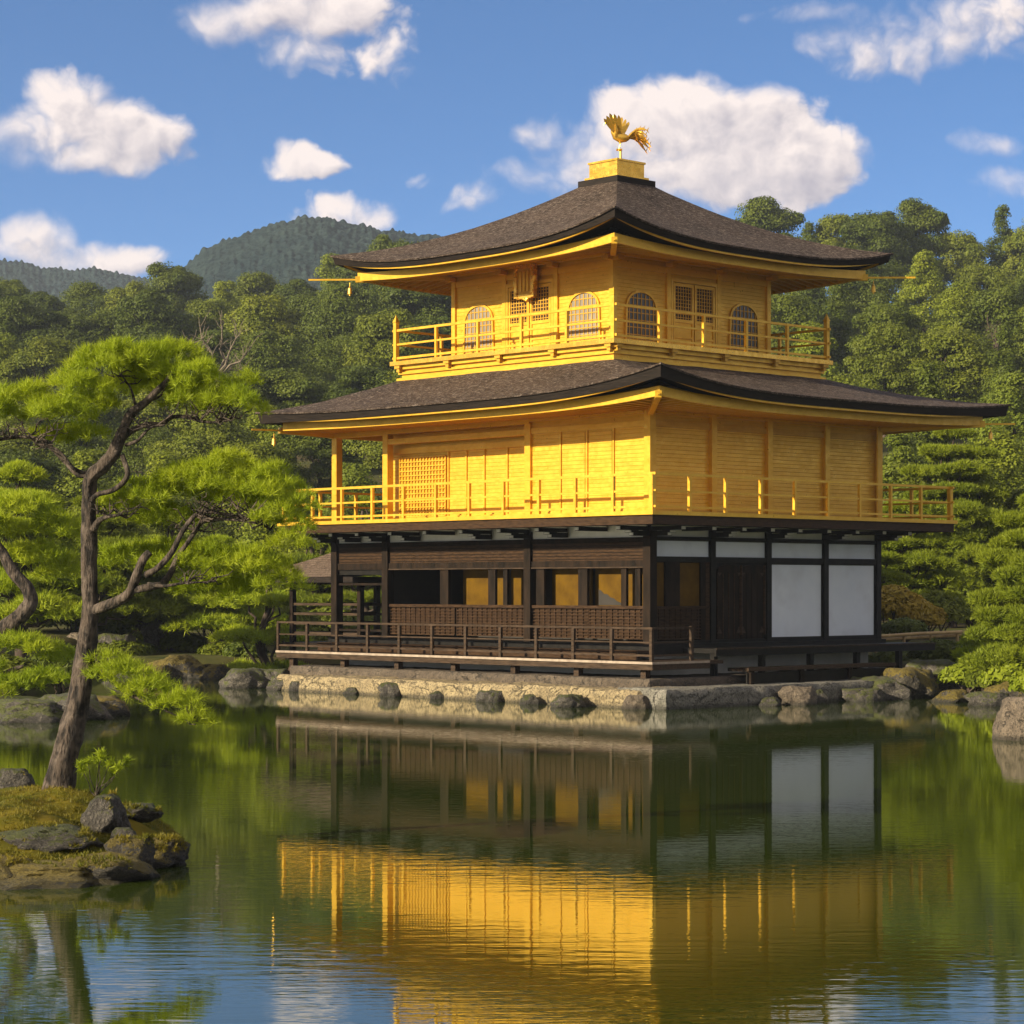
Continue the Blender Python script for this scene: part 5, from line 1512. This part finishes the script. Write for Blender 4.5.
SH += [(100,655,608,70,'leafy green bush above the tan boulder on the left bank',79,21,'leaf_olive'),
 (150,650,600,80,'broad dark bush between two shore pines left of the pavilion',82,22,'leaf_dark'),
 (205,650,596,80,'bright bush behind the rounded mossy boulders',81,23,'leaf_olive'),
 (250,648,598,80,'dark green bush left of the fishing pavilion',80,24,'leaf_dark'),
 (292,648,604,60,'pale bush just left of the fishing pavilion posts',79,25,'leaf_olive'),
 (130,664,640,60,'clipped low mound of leaves right above the left shore rocks',74,26,'leaf_dark'),
 (225,664,642,60,'clipped mound of leaves behind the flat grey shore rock',74,27,'leaf_olive'),
 (160,658,628,70,'soft green bush in front of the upright pale rock',77.5,28,'leaf_olive'),
 (70,640,590,110,'big dark bush low behind the leaning trunk',78,29,'leaf_dark'),
 (20,640,590,110,'big bush at the left edge beneath the needle pads',76,30,'leaf_dark'),
 (330,640,606,70,'green bush right of the fishing pavilion rails',84,31,'leaf_olive'),
 (385,640,610,60,'dark bush at the right side of the open porch view',83,32,'leaf_dark'),
 (935,640,590,80,'round green bush left of the big right edge pine',76,33,'leaf_olive'),
 (905,640,618,50,'dark low bush behind the bamboo rail posts',70,34,'leaf_dark')]
for a in SH: shrub(*a)

for q_, a in enumerate([(948,690,660,46,'low yellow-green bush where the boulders meet the right bank',60.5,41,'leaf_olive'),
 (990,700,668,50,'small leafy bush between the two green bushes on the right bank',56.4,42,'leaf_olive'),
 (1040,712,668,60,'green bush behind the tan rock cut by the right edge',52.6,43,'needle_dark')]): shrub(*a)
# rocks along both banks -----------------------------------------------------
RG = 'rocks along the pond bank'
R_ = [(20,722,2.0,.60,'rock','long low grey rock ledge at the left edge of the pond'),
 (62,720,1.7,.62,'rock','dark rounded rock on the left ledge behind the leaning trunk'),
 (98,716,1.1,.45,'rock_moss','mossy rock at the right end of the left ledge'),
 (118,678,1.3,.55,'rock','low dark shore rock just right of the leaning trunk'),
 (146,679,1.4,.50,'rock_moss','mossy shore rock left of the pair of rounded boulders'),
 (178,678,1.5,.75,'rock_moss','larger rounded mossy boulder of the pair on the left shore'),
 (208,679,1.2,.60,'rock_moss','smaller rounded mossy boulder of the pair on the left shore'),
 (228,677,1.0,.40,'rock','flat grey shore rock right of the rounded pair'),
 (247,688,1.5,.62,'rock','pointed grey boulder at the foot of the pine near the veranda'),
 (276,688,.9,.55,'rock','grey boulder touching the left end of the embankment'),
 (955,702,.9,.38,'rock_moss','mossy boulder at the start of the right bank'),
 (990,706,.9,.38,'rock','dark boulder under the rounded green bush on the right bank'),
 (1022,704,1.2,.6,'rock_moss','mossy boulder at the right edge behind the tan rock')]
for i, (px,wl,w_,h_,mt,lb) in enumerate(R_): rock(px, wl, w_, h_, mt, lb, RG, kind=i)
rock(1034, 738, 1.15, .82, 'rock_tan', 'big tan rock standing in the water at the right edge', Y=CAMZ*F/(740-HY), kind=2)
rock(85, 0, 2.2, .9, 'rock_tan', 'flat tan boulder on the bank left of the leaning trunk', RG, Y=74, kind=1, z0=.5)
rock(112, 0, 1.3, .9, 'rock', 'round brown boulder on the bank right of the leaning trunk', RG, Y=73, kind=4, z0=.5)
rock(166, 0, 1.3, 1.1, 'rock', 'upright pale grey rock standing among the left bank pines', RG, Y=76, kind=5, z0=.8)

# bamboo rail beside the garden path on the right ------------------------------
BR = empty('bamboo_fence', tuple(PX(900, 650, 68)))
tag(BR, 'low rail of yellowish bamboo poles beside the garden right of the pavilion', 'fence')
BR.location = (0, 0, 0)
pa, pb = PX(872, 637, 66), PX(962, 632, 68)
MB().tube([pa, pa.lerp(pb, .5)+Vector((0,0,.02)), pb], .05, 8).tube([pa+Vector((0,.1,-.09)), pb+Vector((0,.1,-.09))], .045, 8).build('rail', M['bamboo'], BR)
for t_ in (.05, .35, .65, .95):
    p = pa.lerp(pb, t_); MB().tube([p-Vector((0,-.05,.9)), p+Vector((0,.05,.03))], .05, 8).build('post', M['bamboo'], BR)

# ================================================================== ISLET
IC = Vector((-5.45, 23.7)); 
def islet_h(x, y):
    dx = (x-IC.x)/2.35; dy = (y-IC.y)/2.55
    a = math.atan2(dy, dx); r = math.hypot(dx, dy)*(1+.10*math.sin(3*a+1)+.06*math.sin(7*a))
    if r > 1.35: return -.5
    z = .62*(1-min(1, r)**3.2)-.10-max(0, r-1)*1.6
    z += .10*noise.noise(Vector((x*1.3, y*1.3, 0)))+.045*noise.noise(Vector((x*4, y*4, 2)))
    z += .12*math.exp(-((x-base.x)**2+(y-base.y)**2)/.35)
    return z
nx = 150; V = []
for j in range(nx):
    for i in range(nx):
        x = IC.x-3.3+6.6*i/(nx-1); y = IC.y-3.5+7*j/(nx-1); V.append((x, y, islet_h(x, y)))
V = np.array(V); i = np.arange(nx-1)[None, :]+np.arange(nx-1)[:, None]*nx
tag(meshobj('islet', V, np.stack([i, i+1, i+1+nx, i+nx], -1).reshape(-1, 4), M['moss'], None, True), kind='structure')
# moss and short grass tufts
rng = np.random.RandomState(9); tips = []
while len(tips) < 9000:
    x = IC.x+rng.uniform(-2.6, 2.6); y = IC.y+rng.uniform(-2.8, 2.8); z = islet_h(x, y)
    if z > .05 and noise.noise(Vector((x*1.5, y*1.5, 7))) > -.25: tips.append((x, y, z-.012))
tips = np.array(tips); dirs = np.tile(np.array([0,0,1.]), (len(tips), 1))
V, Fq = needles(rng, tips, dirs, 6, .05, .004, .6)
M['mossblade'] = leafmat('moss blades', (.09,.105,.010), (.22,.17,.018), (.14,.13,.014), .2, 0, 1.3)
tag(meshobj('moss', V, Fq, M['mossblade']), 'short green and rusty moss covering the islet', 'moss', kind='stuff')
IG = 'rocks of the islet'
def irock(px, py, w, h, mt, lb, kind, Y, zr=0):
    o = rock(px, 0, w, h, mt, lb, IG, Y=Y, kind=kind, z0=0)
    c = PX(px, py, Y); o.location = (c.x, Y, c.z)
    return o
irock(104, 816, .42, .34, 'rock', 'upright grey stump-like rock just right of the pine root', 3, 22.9)
irock(136, 812, .50, .12, 'rock', 'flat grey stone lying behind the upright rock', 1, 23.6)
irock(52, 840, .85, .18, 'rock', 'broad dark rock in front of the pine trunk', 5, 22.2)
irock(14, 786, .42, .24, 'rock', 'dark rounded rock at the back left of the islet', 2, 25.0)
irock(130, 856, .42, .26, 'rock_moss', 'small mossy boulder low on the right of the islet front', 4, 21.8)
irock(156, 852, .60, .24, 'rock_moss', 'large mossy boulder at the right tip of the islet', 6, 22.5)
irock(105, 872, .9, .24, 'rock_moss', 'dark wet boulder at the front waterline of the islet', 1, 21.5)
irock(45, 876, 1.3, .22, 'rock_moss', 'long dark wet boulder on the front edge of the islet', 0, 21.3)
irock(-15, 872, 1.1, .26, 'rock_moss', 'dark wet boulder at the front left edge of the islet', 3, 21.5)
irock(124, 838, .24, .13, 'rock', 'small grey stone between the upright rock and the large boulder', 2, 22.4)
mt_ = []; md_ = []
for o in [x for x in COL.objects if x.get('group') == IG]:
    bpy.context.view_layer.update() if o.matrix_world.to_translation().length < .01 else None
    mw = Matrix.LocRotScale(o.location, o.rotation_euler, o.scale); me = o.data
    mossy = 'rock_moss' in [k for k, v_ in M.items() if v_ == me.materials[0]][0]
    rr = mw.to_3x3()
    for pl in me.polygons:
        c_ = mw @ pl.center; nn_ = (rr.inverted().transposed() @ pl.normal).normalized()
        if nn_.z > (.45 if mossy else .7) and c_.z > .14:
            g_ = noise.noise(c_*3.1)+.5*noise.noise(c_*8)
            if g_ > (-.22 if mossy else .16):
                for _ in range(2):
                    mt_.append(c_+Vector(rng.normal(size=3))*.015-nn_*.012); md_.append(nn_*.6+Vector((0,0,.6)))
V, Fq = needles(rng, np.array([tuple(x) for x in mt_]), np.array([tuple(x) for x in md_]), 7, .042, .005, .7)
tag(meshobj('moss', V, Fq, M['mossblade']), 'rusty golden moss cushions growing over the islet boulders', 'moss', kind='stuff')
# seedling sprig
sg = empty('pine_seedling', tuple(PX(96, 792, 23.6)))
tag(sg, 'small leafy pine seedling growing beside the upright rock', 'seedling')
rng = np.random.RandomState(4); mb = MB(); tp = []
b0 = Vector((0,0,-.05))
for (dx_, dz_) in ((.02,.30),(.13,.27),(-.08,.29),(.24,.24),(.30,.30),(.08,.36),(.17,.20),(-.13,.24)):
    e = Vector((dx_, rng.uniform(-.1,.1), dz_)); limb(mb, b0, e, .006, .003, rng, .10, 4, 5); tp += [tuple(e+Vector(rng.normal(size=3))*.02) for _ in range(9)]
mb.build('stem', M['bark'], sg)
tp = np.array(tp); dd = np.tile(np.array([.1,0,.7]), (len(tp), 1))
V, Fq = needles(rng, tp, dd, 12, .075, .006, .9); meshobj('foliage', V, Fq, NM, sg)
